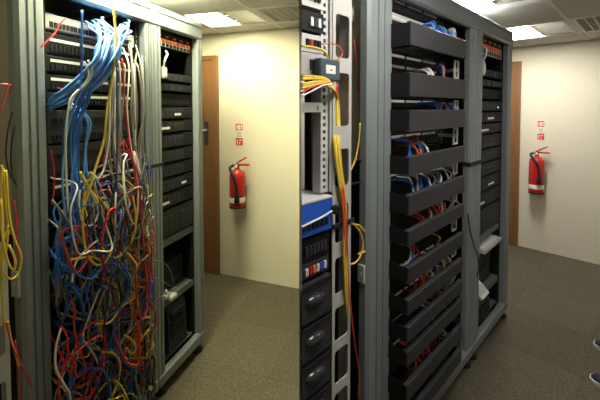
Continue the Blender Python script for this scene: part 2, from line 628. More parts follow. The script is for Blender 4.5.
def sign(fr, wp, u0, u1, v0, v1, label):
    s0, _, z1 = at(fr, u0, v0, wp)
    s1, _, z0 = at(fr, u1, v1, wp)
    r = root('safety_sign', fr, (s0 + s1) / 2, wp, z0, label, 'sign', 'fire safety signs')
    H, y = z1 - z0, wp - .001
    part('backing_plate', MB().cbox(s0, s1, y - .004, y, z0, z1, .001), M_SIGNWHITE, r)
    w = s1 - s0
    pnl = part('red_panel', MB().box(s0 + .004, s1 - .004, y - .005, y - .004, z1 - H * .33, z1 - .004), M_SIGNRED, r)
    g = MB()
    for a, b, c, d in ((.18, .30, .72, .92), (.40, .62, .70, .93), (.72, .84, .72, .94), (.32, .68, .82, .87)):
        g.box(s0 + w * a, s0 + w * b, y - .0058, y - .005, z0 + H * c, z0 + H * d)
    part('pictogram', g, M_SIGNWHITE, pnl)
    pnl = part('red_panel', MB().box(s0 + .004, s1 - .004, y - .005, y - .004, z0 + .004, z0 + H * .33), M_SIGNRED, r)
    g = MB()
    for a, b, c, d in ((.2, .34, .07, .26), (.5, .8, .2, .26), (.5, .62, .06, .15)):
        g.box(s0 + w * a, s0 + w * b, y - .0058, y - .005, z0 + H * c, z0 + H * d)
    part('pictogram', g, M_SIGNWHITE, pnl)
    g = MB()
    for k in range(4):
        g.box(s0 + w * .18, s0 + w * (.82 - .1 * (k % 2)), y - .0048, y - .004, z0 + H * (.40 + .055 * k), z0 + H * (.422 + .055 * k))
    part('printed_line', g, mat('print_grey', (.25, .27, .22), .6), r)


extinguisher(RW, RWP, 536, 156, 193, 'red fire extinguisher on the wall beside the tidy rack')
extinguisher(LW, LWP, 237.5, 169, 207, 'red fire extinguisher on the wall beside the untidy rack')
sign(RW, RWP, 537.5, 544.5, 120.5, 140, 'small red and white fire sign on the right-hand room wall')
sign(LW, LWP, 235.5, 243.5, 123, 145.5, 'small red and white fire sign on the left-hand room wall')


# ---------------------------------------------------------------- racks
def post_profile(s0, s1, p0, dep, grooves):
    """front edge with chamfers and shallow vertical grooves"""
    w = s1 - s0
    c = min(.012, w * .12)
    pts = [(s0, p0 + dep), (s0, p0 + c), (s0 + c, p0)]
    for g in grooves:
        x = s0 + w * g
        pts += [(x - .005, p0), (x - .003, p0 + .007), (x + .003, p0 + .007), (x + .005, p0)]
    pts += [(s1 - c, p0), (s1, p0 + c), (s1, p0 + dep)]
    return pts


def mounting_rail(s0, s1, p, z0, z1, pitch=.0445 / 3 * 2):
    mb = MB()
    w = s1 - s0
    a, b = s0 + w * .3, s1 - w * .3
    mb.box(s0, a, p, p + .003, z0, z1).box(b, s1, p, p + .003, z0, z1)
    n = int((z1 - z0) / pitch)
    pitch = (z1 - z0) / n
    for i in range(n):
        mb.box(a, b, p, p + .003, z0 + i * pitch, z0 + i * pitch + pitch * .5)
    mb.box(s0, s0 + .003, p + .003, p + .035, z0, z1)
    return mb


def rack(fr, s0, s1, p0, dep, z1, wl, wr, label, rail_l, rail_r, grooves=(.5,), railp=.04, rail_mat=None, end=False, near=None):
    r = root('equipment_rack', fr, (s0 + s1) / 2, p0 + dep / 2, 0, label, 'rack', 'equipment rack frames')
    zb, zt, pd = .055, z1, .04
    base_h, top_h = .065, .105
    for (a, b) in ((s0, s0 + wl), (s1 - wr, s1)):
        part('post', MB().prism(post_profile(a, b, p0, pd, grooves), zb + base_h, zt - top_h), M_STEEL, r)
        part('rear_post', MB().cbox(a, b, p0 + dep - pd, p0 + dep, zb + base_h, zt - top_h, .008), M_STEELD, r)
    for nm, a, b in (('', p0 - .004, p0 + pd), ('rear_', p0 + dep - pd, p0 + dep)):
        part(nm + 'base_rail', MB().cbox(s0, s1, a, b, zb, zb + base_h, .008), M_STEEL, r)
        part(nm + 'top_rail', MB().cbox(s0, s1, a, b, zt - top_h, zt, .010).box(s0 + .02, s1 - .02, a - .004, a, zt - .030, zt - .024), M_STEEL, r)
    for a, b in ((s0, s0 + .05), (s1 - .05, s1)):
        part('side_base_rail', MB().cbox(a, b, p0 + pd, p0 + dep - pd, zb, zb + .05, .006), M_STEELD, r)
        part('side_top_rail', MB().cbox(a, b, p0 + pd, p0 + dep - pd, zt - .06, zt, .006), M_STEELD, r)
    part('roof_panel', MB().cbox(s0 + .05, s1 - .05, p0 + pd, p0 + dep - pd, zt - .012, zt - .004, .003), M_STEELD, r)
    part('floor_panel', MB().cbox(s0 + .05, s1 - .05, p0 + pd, p0 + dep - pd, zb + .01, zb + .02, .003), M_BLACK, r)
    part('rear_panel', MB().cbox(s0 + wl * .5, s1 - wr * .5, p0 + dep, p0 + dep + .004, zb + .03, zt - .05, .001), M_BLACK, r)  # black sheet added so the inside of the rack stays dark
    if near:
        for a, b, c, mm in near:
            part('side_panel', MB().cbox(s0 + .052, s0 + .056, p0 + pd + (.02 if mm is M_SIDE else 0), a, b, c, .001), mm, r)  # black ones stand for shadow in the gap, beige ones for the wall
    if end:
        part('side_panel', MB().cbox(s1 - .045, s1 - .040, p0 + pd, p0 + dep - pd, zb + .05, zt - .06, .001), M_BLACK, r)  # black sheet added to darken the open bay and hide the door
    for a, b in (rail_l, rail_r):
        part('mounting_rail', mounting_rail(a, b, p0 + railp, zb + base_h, zt - top_h), rail_mat or M_BLACK, r)
        part('rear_mounting_rail', mounting_rail(a, b, p0 + dep - .10, zb + base_h, zt - top_h), M_BLACK, r)
    for sx in (s0 + .05, s1 - .05):
        for px in (p0 + .03, p0 + dep - .03):
            part('foot', MB().lathe((sx, px, 0), [(.034, 0), (.036, .006), (.034, .022), (.016, .03), (.013, zb)], 16), M_RUBBER, r)
    return r


# tidy room: two frames side by side
RP = .76
rack(R, 1.14, 2.285, RP, .335, 2.13, .17, .10, 'wide grey rack frame full of dark cable covers, right-hand room',
     (1.285, 1.325), (1.865, 1.905), (.36, .62), .045, near=[(.98, .11, 1.35, M_BLACK), (1.05, 1.352, 2.0, M_SIDE)])
rack(R, 2.287, 3.01, RP, .335, 2.13, .095, .08, 'grey rack frame holding black servers beside the door, right-hand room',
     (2.385, 2.415), (2.895, 2.92), (.5,), .045, end=True)
# untidy room
LP = 1.271
rack(L, .892, 1.577, LP, .66, 2.10, .106, .058, 'grey rack frame buried in tangled cables, left-hand room',
     (1.000, 1.028), (1.488, 1.516), (.36, .62), .04, near=[(1.50, .11, 1.10, M_BLACK), (1.75, 1.102, 1.98, M_SIDE)])
rack(L, 1.579, 2.035, LP, .66, 2.10, .058, .055, 'grey rack frame of black servers beside the door, left-hand room',
     (1.640, 1.660), (1.955, 1.975), (.5,), .04, end=True)


# ---------------------------------------------------------------- cables
def cable(fr, pts, col, label, group, r=.0042, n=5, k=6, name='patch_cable', m=None):
    if 'lead' in group:
        name = 'loose_lead'
    elif 'bundle' in group:
        name = 'fibre_cable'
    return solo(name, fr, MB().tube(pts, r, n, k), m or CAB[col], label, 'cable', group)


def px(fr, pts, p):
    """photo points -> rack coordinates; a third number overrides the depth"""
    return [at(fr, q[0], q[1], q[2] if len(q) > 2 else p) for q in pts]


# ---------------------------------------------------------------- tidy rack: cable covers, patch panels, rings
ORD = ['first', 'second', 'third', 'fourth', 'fifth', 'sixth', 'seventh', 'eighth', 'ninth', 'tenth', 'eleventh', 'twelfth']
CS0, CS1, CPF, CPB = 1.292, 1.862, .675, .800
cover_px = [(20, 44), (71.5, 96), (110, 132), (157, 176.5), (195.5, 216), (231, 246.5), (267.5, 284), (300, 315), (327, 342), (351, 366), (384, 400), (414, 430)]
cover_z = [(at(R, 409, a, CPF)[2], at(R, 409, b, CPF)[2]) for a, b in cover_px]
for i, (zt, zb) in enumerate(cover_z):
    r = root('cable_manager', R, (CS0 + CS1) / 2, CPB, zb, ORD[i] + ' dark cable cover from the top of the tidy rack', 'cable manager', 'dark cable covers')
    part('cover', MB().prism([(CPF, zb), (CPF, zt - .004), (CPF + .004, zt), (CPF + .018, zt), (CPF + .018, zt - .003), (CPF + .004, zt - .004),
                              (CPF + .004, zb + .003), (CPF + .018, zb + .003), (CPF + .018, zb)], CS0, CS1, axis=0), M_COVER, r)
    for a in (CS0, CS1 - .003):
        part('end_plate', MB().prism([(CPF + .005, zb + .006), (CPF + .005, zt - .006), (CPB - .02, zt + .004), (CPB, zt + .004), (CPB, zb - .004), (CPB - .02, zb - .004)], a, a + .003, axis=0), M_BLACK, r)
    part('back_plate', MB().cbox(CS0, CS1, CPB, CPB + .004, zb - .004, zt + .004, .001), M_BLACK, r)
    for k in range(4):
        x = CS0 + (CS1 - CS0) * (k + .5) / 4
        part('finger', MB().box(x - .004, x + .004, CPF + .02, CPB, zb + .004, zb + .010), M_BLACK, r)


def patch_panel(fr, s0, s1, p, z0, z1, label, group, rows=1, ports=24, strips=3, body=M_BLACK, dep=.12, cat='patch bay'):
    r = root('patch_bay', fr, (s0 + s1) / 2, p, z0, label, cat, group)
    part('panel_body', MB().cbox(s0, s1, p, p + dep, z0, z1, .003), body, r)
    H = (z1 - z0) / rows
    w = s1 - s0
    for q in range(rows):
        zb = z0 + q * H
        for k in range(strips):
            a = s0 + w * (.09 + .85 * k / strips)
            part('label_strip', MB().box(a, a + w * .85 / strips * .88, p - .002, p, zb + H * .62, zb + H * .62 + min(.011, H * .26)), M_WHITE, r)
        pb = MB()
        for k in range(ports):
            a = s0 + w * (.09 + .83 * k / ports)
            pb.box(a, a + w * .83 / ports * .7, p - .004, p, zb + H * .15, zb + H * .50)
        part('port_block', pb, M_BLACKG, r)
    return r


gap_label = ['above the first cover', 'between the first and second covers', 'between the second and third covers', 'between the third and fourth covers',
             'between the fourth and fifth covers', 'between the fifth and sixth covers', 'between the sixth and seventh covers',
             'between the seventh and eighth covers', 'between the eighth and ninth covers', 'between the ninth and tenth covers', 'between the tenth and eleventh covers']
PPP = .806
for i in range(11):
    zt = (cover_z[i - 1][1] - .006) if i else cover_z[0][0] + .075
    zb = cover_z[i][0] + .006
    if i == 0:
        patch_panel(R, CS0, CS1, PPP, zb, zt, 'pale patch panel above the first cover of the tidy rack', 'patch panels of the tidy rack', 1, 24, 2, M_LGREY)
    else:
        patch_panel(R, CS0, CS1, PPP, zb, zt, 'black patch panel ' + gap_label[i] + ', tidy rack', 'patch panels of the tidy rack', 2 if i == 1 else 1)
    # grey steel ring at the right end of each gap
    if 1 <= i <= 9:
        s0 = CS1 - .055
        r = root('cable_ring', R, s0, PPP - .06, zb, 'grey steel cable ring at the right end ' + gap_label[i], 'cable ring', 'grey cable rings of the tidy rack')
        z0, z1 = zb + .001, zt - .001
        fr_ = MB()
        p0, p1 = PPP - .098, PPP - .092
        fr_.box(s0, s0 + .012, p0, p1, z0, z1).box(s0 + .043, s0 + .055, p0, p1, z0, z1)
        fr_.box(s0 + .012, s0 + .043, p0, p1, z0, z0 + .009).box(s0 + .012, s0 + .043, p0, p1, z1 - .009, z1)
        part('loop', fr_, M_PLATE, r)
        part('arm', MB().box(s0 + .043, s0 + .055, p1, PPP, (z0 + z1) / 2 - .008, (z0 + z1) / 2 + .008), M_PLATE, r)
# equipment above the first panel and below the last cover
zt = cover_z[0][0] + .078
patch_panel(R, CS0, CS1, PPP, zt, zt + .13, 'black double patch panel at the very top of the tidy rack', 'patch panels of the tidy rack', 2)
patch_panel(R, CS0, CS1, PPP, .14, cover_z[11][1] - .01, 'black panel at the foot of the tidy rack', 'patch panels of the tidy rack', 3, strips=0)

# short cords: (gap, colour, number, u range)
cords = [(0, 'blue', 9, 422, 452), (0, 'pale blue', 4, 424, 452), (0, 'white', 4, 452, 462), (1, 'white', 3, 418, 428), (1, 'orange', 1, 434, 438), (1, 'blue', 1, 430, 434),
         (2, 'blue', 9, 424, 458), (2, 'orange', 2, 440, 446), (2, 'white', 2, 456, 462), (3, 'orange', 4, 401, 412), (3, 'blue', 5, 400, 411), (3, 'white', 2, 412, 418),
         (4, 'blue', 6, 400, 432), (4, 'white', 8, 404, 452), (4, 'grey', 4, 405, 450), (5, 'orange', 8, 405, 452), (5, 'red', 6, 406, 430), (5, 'white', 7, 420, 455),
         (6, 'red', 2, 402, 408), (6, 'white', 1, 402, 406), (6, 'yellow', 1, 428, 431), (6, 'blue', 1, 405, 409), (7, 'orange', 5, 404, 420), (7, 'red', 3, 404, 416), (7, 'white', 6, 416, 440),
         (7, 'yellow', 2, 432, 440), (8, 'white', 5, 428, 455), (8, 'grey', 3, 430, 455), (9, 'yellow', 3, 434, 450), (9, 'white', 2, 424, 430),
         (10, 'orange', 5, 403, 420), (10, 'blue', 1, 428, 432), (10, 'red', 2, 422, 430), (10, 'white', 1, 430, 434)]
rnd = random.Random(11)
for g, col, n, u0, u1 in cords:
    zt = (cover_z[g - 1][1] - .006) if g else cover_z[0][0] + .075
    zb = cover_z[g][0]
    for k in range(n):
        u = u0 + (u1 - u0) * (k + rnd.random()) / n
        vm = (cover_px[g][0] + (cover_px[g - 1][1] if g else 0)) / 2
        s = min(max(at(R, u, vm, .76)[0], CS0 + .02), CS1 - .02)
        z = zb + (zt - zb) * rnd.uniform(.25, .7)
        d1 = rnd.uniform(-.035, .035)
        cable(R, [(s, PPP - .004, z), (s, PPP - .03, z + rnd.uniform(0, .004)), (s + d1 * .5, CPF + .045 + rnd.random() * .02, min(zt, z + rnd.uniform(-.01, .014))),
                  (s + d1, CPF + .03 + rnd.random() * .015, zb + .002), (s + d1 * 1.6, CPF + .035 + rnd.random() * .02, zb - .02),
                  (s + d1 * 2.2, CPF + .06, zb - .03)],
              col, col + ' patch cord ' + gap_label[g] + ' of the tidy rack', 'patch cords of the tidy rack', r=.0044, name='ethernet_cable')


# ---------------------------------------------------------------- server building blocks
def rack_server(fr, s0, s1, p, z0, z1, label, group, bays=6, dep=.2, face=M_BLACKG, led=None, sticker=None, ears=True, rows=2):
    r = root('rack_server', fr, (s0 + s1) / 2, p, z0, label, 'server', group)
    e = .018 if ears else 0
    part('chassis', MB().cbox(s0 + e, s1 - e, p, p + dep, z0 + .001, z1 - .001, .003), M_BLACK, r)
    part('front_bezel', MB().cbox(s0, s1, p - .012, p, z0 + .002, z1 - .002, .003), face, r)
    w, h = (s1 - s0), (z1 - z0)
    for j in range(rows):
        for i in range(bays):
            a = s0 + w * (.08 + .62 * i / bays)
            b = part('drive_bay', MB().cbox(a, a + w * .62 / bays * .86, p - .018, p - .012, z0 + h * (.12 + .76 / rows * j), z0 + h * (.12 + .76 / rows * (j + .86)), .0015), M_DARK, r)
    if led:
        part('indicator_light', MB().box(s0 + w * led[0], s0 + w * led[0] + .012, p - .016, p - .012, z0 + h * led[1], z0 + h * led[1] + .010), led[2], r)
    if sticker:
        part('sticker', MB().box(s0 + w * sticker[0], s0 + w * sticker[1], p - .0195, p - .0185, z0 + h * .3, z0 + h * .3 + min(.014, h * .45)), M_WHITE, r)
    return r


def power_strip(fr, s0, s1, p, z0, z1, label, n=9):
    r = root('power_strip', fr, (s0 + s1) / 2, p, z0, label, 'power strip', 'power strips')
    h = z1 - z0
    part('case', MB().cbox(s0, s1, p, p + .05, z0, z1, .003), M_BLACK, r)
    part('face_plate', MB().cbox(s0 + .01, s1 - .01, p - .004, p, z0 + .003, z0 + h * .56, .002), M_LGREY, r)
    for i in range(n):
        a = s0 + (s1 - s0) * (.05 + .9 * i / n)
        w = (s1 - s0) * .9 / n
        part('switch_toggle', MB().cbox(a + w * .12, a + w * .85, p - .012, p - .004, z0 + h * .30, z0 + h * .54, .002), M_TOGGLE, r)
        part('socket', MB().cbox(a + w * .15, a + w * .8, p - .006, p - .004, z0 + h * .06, z0 + h * .26, .001), M_BLACKG, r)
        if i % 2 == 0:
            part('red_tag', MB().box(a + w * .2, a + w * .9, p - .004, p, z0 + h * .70, z0 + h * .80), M_TOGGLE, r)


def shelf_box(fr, s0, s1, p, dep, z0, z1, name, m, label, cat, front=None, group=None):
    r = root(name, fr, (s0 + s1) / 2, p, z0, label, cat, group)
    part('case', MB().cbox(s0, s1, p, p + dep, z0, z1, .004), m, r)
    if front:
        for a, b, c, d, mm, nm in front:
            w, h = s1 - s0, z1 - z0
            part(nm, MB().cbox(s0 + w * a, s0 + w * b, p - .004, p, z0 + h * c, z0 + h * d, .0012), mm, r)
    return r


def tower(fr, s0, s1, p, dep, z0, z1, label):
    r = root('tower_computer', fr, (s0 + s1) / 2, p, z0, label, 'computer', 'tower computers')
    w, h = s1 - s0, z1 - z0
    part('case', MB().cbox(s0, s1, p, p + dep, z0, z1, .006), M_BLACKG, r)
    part('front_panel', MB().prism([(p - .03, z0 + .01), (p - .022, z1 - .03), (p - .006, z1 - .004), (p, z1 - .004), (p, z0 + .01)], s0 + .004, s1 - .004, axis=0), M_DARK, r)
    for k in range(3):
        part('drive_cover', MB().cbox(s0 + w * .14, s1 - w * .14, p - .034, p - .018, z1 - .08 - k * .055, z1 - .04 - k * .055, .002), M_BLACKG, r)
    part('foot', MB().box(s0 + .01, s1 - .01, p + .02, p + .05, z0 - .006, z0), M_RUBBER, r)


def server_column(fr, s0, s1, p, u, side, rows):
    """rows: (v_top, v_bottom, kind, extras) read at photo column u"""
    for v0, v1, kind, label, ex in rows:
        z1, z0 = at(fr, u, v0, p)[2], at(fr, u, v1, p)[2]
        if kind == 'server':
            rack_server(fr, s0, s1, p, z0, z1, label, 'black servers in the ' + side + ' rack', **ex)
        elif kind == 'strip':
            power_strip(fr, s0, s1, p, z0, z1, label)
        elif kind == 'panel':
            patch_panel(fr, s0, s1, p, z0, z1, label, 'switches in the ' + side + ' server rack', **ex)
        elif kind == 'shelf':
            solo('rack_shelf', fr, MB().cbox(s0, s1, p, p + .2, z0, z1, .003).cbox(s0, s1, p - .006, p, z0 - .012, z1, .002), M_STEELD, label, 'shelf')
        elif kind == 'tower':
            tower(fr, s0 + ex[0], s1 - ex[1], p, .18, z0, z1, label)


RB0, RB1, RBP = 2.392, 2.898, .806
server_column(R, RB0, RB1, RBP, 490, 'tidy', [
    (38, 57, 'strip', 'power strip with orange switches atop the right-hand server rack', {}),
    (70, 78, 'server', 'thin black device below the power strip, tidy server rack', dict(bays=4, rows=1, dep=.18)),
    (80, 87, 'server', 'thin black device with white plug, tidy server rack', dict(bays=3, rows=1, dep=.18)),
    (89, 99, 'panel', 'black network switch with pale corner tag, tidy server rack', dict(rows=1, ports=16, strips=0, cat='switch')),
    (101, 111, 'server', 'black server at eye level with blue light, tidy server rack', dict(bays=6, led=(.80, .3, M_LEDB))),
    (112, 122, 'server', 'black server bearing a white sticker near its right end, tidy rack', dict(bays=6, sticker=(.36, .60))),
    (123, 133, 'server', 'black server with a long white sticker at its left end, tidy rack', dict(bays=6, sticker=(.06, .40))),
    (134, 147, 'server', 'black two-row server above the blue-lit one, tidy rack', dict(bays=8)),
    (148, 160, 'server', 'black server with blue light at its left end, tidy rack', dict(bays=8, led=(.02, .5, M_LEDB))),
    (161, 173, 'server', 'plain black server below the blue-lit one, tidy rack', dict(bays=8)),
    (174, 187, 'server', 'black server with white sticker in mid rack, tidy rack', dict(bays=6, sticker=(.42, .66))),
    (188, 202, 'server', 'black server above the tall one, tidy rack', dict(bays=5, sticker=(.02, .28))),
    (204, 226, 'server', 'tall black server resting above the shelf, tidy rack', dict(bays=4, rows=1, face=M_DARK)),
    (228, 232, 'shelf', 'grey steel shelf below the tall server, tidy rack', None),
    (282, 286, 'shelf', 'grey steel shelf carrying the pale adapter, tidy rack', None),
])
zf = .125
solo('rack_shelf', R, MB().cbox(RB0, RB1, RBP, RBP + .2, zf, zf + .012, .003), M_STEELD, 'lowest grey shelf under the tower computer, tidy rack', 'shelf')
zs = at(R, 490, 284, RBP)[2]
tower(R, RB0 + .09, RB1 - .17, RBP + .02, .18, zf + .018, zs - .05, 'black tower computer at the foot of the tidy server rack')


def tilted_plate(fr, c, w, d, t, tilt, m, name, label, cat, lid=None):
    """slab leaning forward, resting on its front edge"""
    r = root(name, fr, c[0], c[1], c[2], label, cat)
    ct, st = math.cos(tilt), math.sin(tilt)
    prof = [(0, 0), (d * ct, d * st), (d * ct - t * st, d * st + t * ct), (-t * st, t * ct)]
    part('body', MB().prism([(c[1] + a, c[2] + b) for a, b in prof], c[0] - w / 2, c[0] + w / 2, axis=0), m, r)
    prof = [(.02 * ct - t * st, .02 * st + t * ct), ((d - .02) * ct - t * st, (d - .02) * st + t * ct), ((d - .02) * ct - (t + .002) * st, (d - .02) * st + (t + .002) * ct), (.02 * ct - (t + .002) * st, .02 * st + (t + .002) * ct)]
    part('inset', MB().prism([(c[1] + a, c[2] + b) for a, b in prof], c[0] - w * .42, c[0] + w * .42, axis=0), lid or M_DARK, r)
    return r


# white laptop-like slab and paper in the open bay, grey box under it
za = at(R, 490, 282, RBP)[2]
ub = at(R, 489, 246, RBP)
shelf_box(R, RB0 + .06, RB1 - .05, RBP + .03, .17, za + .002, ub[2] - .002, 'storage_box', M_BLACKG, 'black box device on the open shelf, tidy rack', 'device',
          [(.1, .9, .15, .35, M_DARK, 'vent_strip'), (.1, .5, .6, .8, M_DARK, 'drive_door')])
tilted_plate(R, (ub[0], RBP - .03, ub[2]), .36, .20, .022, .10, M_LGREY, 'laptop', 'pale closed laptop lying on the black box, tidy rack', 'laptop', M_WHITE)
uc = at(R, 482.5, 268, RBP - .05)
tilted_plate(R, (RB0 + .10, RBP - .045, za + .004), .13, .09, .012, .75, M_WHITE, 'paper_card', 'white card leaning in the open bay, tidy rack', 'card', M_LGREY)
# white plug and pale tag at the top
zz = at(R, 490, 68, RBP)
shelf_box(R, RB0 + .01, RB0 + .05, RBP - .04, .05, at(R, 490, 78, RBP)[2] + .001, zz[2] + .02, 'power_plug', M_LGREY, 'white plug hanging beside the thin devices, tidy rack', 'plug', [(.2, .8, .2, .8, M_WHITE, 'face')])
cable(R, [(RB0 + .03, RBP - .03, zz[2] + .02), (RB0 + .02, RBP - .05, zz[2] + .06), (RB0 + .06, RBP - .04, zz[2] + .10), (RB0 + .10, RBP - .008, zz[2] + .115)], 'white',
      'white lead rising to the power strip, tidy rack', 'loose leads of the tidy rack', .006)
# zinc latch on the inner side of rack A, strap and cord on the shared post
la = at(R, 470, 46, RP + .05)
latch = root('latch_bracket', R, la[0], la[1], la[2], 'zinc bracket near the top between the two tidy racks', 'bracket')
part('plate', MB().cbox(la[0] - .06, la[0] + .06, RP + .046, RP + .052, la[2] - .03, la[2] + .03, .002), M_ZINC, latch)
part('hook', MB().cbox(la[0] - .01, la[0] + .05, RP + .02, RP + .046, la[2] - .012, la[2] + .004, .003), M_ZINC, latch)
la = at(R, 470, 336, RP + .05)
latch = root('latch_bracket', R, la[0], la[1], la[2], 'zinc bracket low between the two tidy racks', 'bracket')
part('plate', MB().cbox(la[0] - .06, la[0] + .05, RP + .046, RP + .052, la[2] - .02, la[2] + .03, .002), M_ZINC, latch)
part('hook', MB().cbox(la[0] - .03, la[0] + .05, RP + .02, RP + .046, la[2] - .004, la[2] + .012, .003), M_ZINC, latch)
z = at(R, 476, 163, RP)[2]
solo('cable_strap', R, MB().prism([(2.180, RP - .005), (2.388, RP - .005), (2.388, RP + .043), (2.385, RP + .043), (2.385, RP - .002), (2.183, RP - .002), (2.183, RP + .043), (2.180, RP + .043)], z - .012, z + .012),
     M_RUBBER, 'black strap around the post between the two tidy racks', 'strap')
cable(R, px(R, [(468, 214), (470, 230), (474, 245), (478, 256), (479, 268), (477, 276)], RP - .012), 'black', 'black cord hanging over the post between the tidy racks', 'loose leads of the tidy rack', .004)

# ---------------------------------------------------------------- untidy server rack
LB0, LB1, LBP = 1.643, 1.972, LP + .046
server_column(L, LB0, LB1, LBP, 175, 'untidy', [
    (36, 50, 'strip', 'power strip with orange switches atop the left-hand server rack', {}),
    (74, 82, 'server', 'thin black device under the white plug, untidy server rack', dict(bays=4, rows=1, dep=.18)),
    (84, 92, 'server', 'thin black device above the switch, untidy server rack', dict(bays=3, rows=1, dep=.18)),
    (94, 106, 'panel', 'black network switch in the untidy server rack', dict(rows=1, ports=16, strips=0, cat='switch')),
    (107, 119, 'server', 'black server with a white sticker right of centre, untidy rack', dict(bays=6, sticker=(.42, .60))),
    (120, 132, 'server', 'black server with a long white sticker at its left end, untidy rack', dict(bays=6, sticker=(.02, .28))),
    (133, 147, 'server', 'plain black server in the upper stack, untidy rack', dict(bays=8)),
    (148, 161, 'server', 'black server with green light, untidy rack', dict(bays=8, led=(.02, .5, M_LEDG))),
    (162, 175, 'server', 'plain black server in mid stack, untidy rack', dict(bays=8)),
    (176, 189, 'server', 'black server with blue light and white sticker, untidy rack', dict(bays=6, sticker=(.60, .74), led=(.02, .4, M_LEDB))),
    (190, 204, 'server', 'black server above the tall one, untidy rack', dict(bays=5, sticker=(.02, .24))),
    (206, 232, 'server', 'tall black server resting above the shelf, untidy rack', dict(bays=4, rows=1, face=M_DARK)),
    (234, 239, 'shelf', 'grey steel shelf below the tall server, untidy rack', None),
    (292, 297, 'shelf', 'grey steel shelf carrying the pale adapter, untidy rack', None),
])
solo('rack_shelf', L, MB().cbox(LB0, LB1, LBP, LBP + .2, zf, zf + .012, .003), M_STEELD, 'lowest grey shelf under the tower computer, untidy rack', 'shelf')
zs = at(L, 175, 296, LBP)[2]
tower(L, LB0 + .07, LB1 - .08, LBP + .02, .18, zf + .018, zs - .04, 'black tower computer at the foot of the untidy server rack')
za = at(L, 175, 292, LBP)[2]
shelf_box(L, LB0 + .07, LB1 - .03, LBP + .05, .15, za + .002, za + .17, 'storage_box', M_BLACKG, 'black box device on the open shelf, untidy rack', 'device', [(.1, .9, .15, .35, M_DARK, 'vent_strip')])
ad = at(L, 176, 287, LBP - .06)
adp = root('power_adapter', L, ad[0], ad[1], za + .001, 'pale adapter with grey leads on the shelf edge, untidy rack', 'adapter')
part('adapter_body', MB().cbox(ad[0] - .03, ad[0] + .03, LBP - .05, LBP + .03, za + .001, za + .026, .005), M_LGREY, adp)
part('plug_pin', MB().tube([(ad[0] - .01, LBP, za + .026), (ad[0] - .008, LBP, za + .055)], .007, 8), M_LGREY, adp)
for k, pts in enumerate([[(176, 287), (168, 292), (160, 297), (152, 300)], [(174, 285), (170, 270), (162, 262), (150, 261), (144, 268)], [(172, 287), (160, 280), (150, 278), (142, 284)], [(175, 288), (164, 300), (158, 296), (150, 290)]]):
    cable(L, px(L, pts, LP - .06), 'grey', 'thin grey lead looping from the pale adapter across the post', 'adapter leads', .0028)
zz = at(L, 168, 72, LBP)
shelf_box(L, LB0 + .012, LB0 + .05, LBP - .04, .05, at(L, 168, 80, LBP)[2] + .001, zz[2] + .02, 'power_plug', M_LGREY, 'white plug hanging beside the thin devices, untidy rack', 'plug', [(.2, .8, .2, .8, M_WHITE, 'face')])
cable(L, [(LB0 + .03, LBP - .03, zz[2] + .02), (LB0 + .02, LBP - .05, zz[2] + .06), (LB0 + .05, LBP - .04, zz[2] + .09), (LB0 + .08, LBP - .008, zz[2] + .115)], 'white',
      'white lead rising to the power strip, untidy rack', 'loose leads of the untidy rack', .006)
z = at(L, 154, 166, LP)[2]
solo('cable_strap', L, MB().prism([(1.513, LP - .005), (1.642, LP - .005), (1.642, LP + .043), (1.639, LP + .043), (1.639, LP - .002), (1.516, LP - .002), (1.516, LP + .043), (1.513, LP + .043)], z - .009, z + .009),
     M_RUBBER, 'black strap around the post between the two untidy racks', 'strap')

# ---------------------------------------------------------------- untidy rack: panels behind the cables
LA0, LA1, LAP = 1.002, 1.514, LP + .046
rows = [(-12, 6), (8, 22), (24, 38), (41, 60), (61, 76), (78, 92), (94, 106), (110, 140), (142, 172), (175, 190), (194, 215), (218, 236), (240, 256), (262, 290), (296, 312), (318, 340), (346, 366), (372, 400)]
for i, (v0, v1) in enumerate(rows):
    z1, z0 = at(L, 90, v0, LAP)[2], at(L, 90, v1, LAP)[2]
    if z1 > 1.985:
        continue
    big = v1 - v0 > 22
    nm = ('tall dark switch' if big else ('pale patch panel' if i in (1, 2) else 'black patch panel'))
    patch_panel(L, LA0, LA1, LAP, z0, z1, '%s, %s unit down, behind the tangled cables' % (nm, (ORD + ['thirteenth', 'fourteenth', 'fifteenth', 'sixteenth', 'seventeenth', 'eighteenth'])[i]),
                'panels behind the tangled cables', 2 if big else 1, 24, 0 if (i > 5 and i % 3) else 3, M_LGREY if i in (1, 2) else (M_DARK if big else M_BLACK))

rnd = random.Random(5)
SL = 'the untidy rack'


def jit(pts, a, b=None):
    return [(q[0] + rnd.gauss(0, a), q[1] + rnd.gauss(0, b or a)) + tuple(q[2:]) for q in pts]


# blue sheaf: from the top panel, round to the right, back down to the left
for k in range(34):
    u0 = 84 + 46 * rnd.random()
    v0 = 14 + 16 * rnd.random() + (u0 - 84) * .12
    o1, o2 = rnd.uniform(-1, 1), rnd.uniform(-1, 1)
    pts = [(u0, v0, LAP - .006), (u0 + 4 + 5 * o2, v0 + 3, LP - .05),
           (109 + 12 * o1, 44 + 6 * o2, LP - .09), (104 + 11 * o1 + 2 * o2, 64 + 4 * o2, LP - .10 + .02 * o2),
           (86 + 9 * o1 + 4 * o2, 83 + 5 * o1, LP - .085), (67 + 4 * o2, 95 + 7 * o1, LP - .06), (54, 101 + 7 * o1, LP - .03), (47 + 3 * rnd.random(), 104 + 6 * o1, LAP - .004)]
    cable(L, px(L, pts, LP), rnd.choice(['pale blue', 'pale blue', 'blue']), 'blue cable in the sheaf sweeping across the top of ' + SL, 'blue sheaf at the top of the untidy rack', .0042)
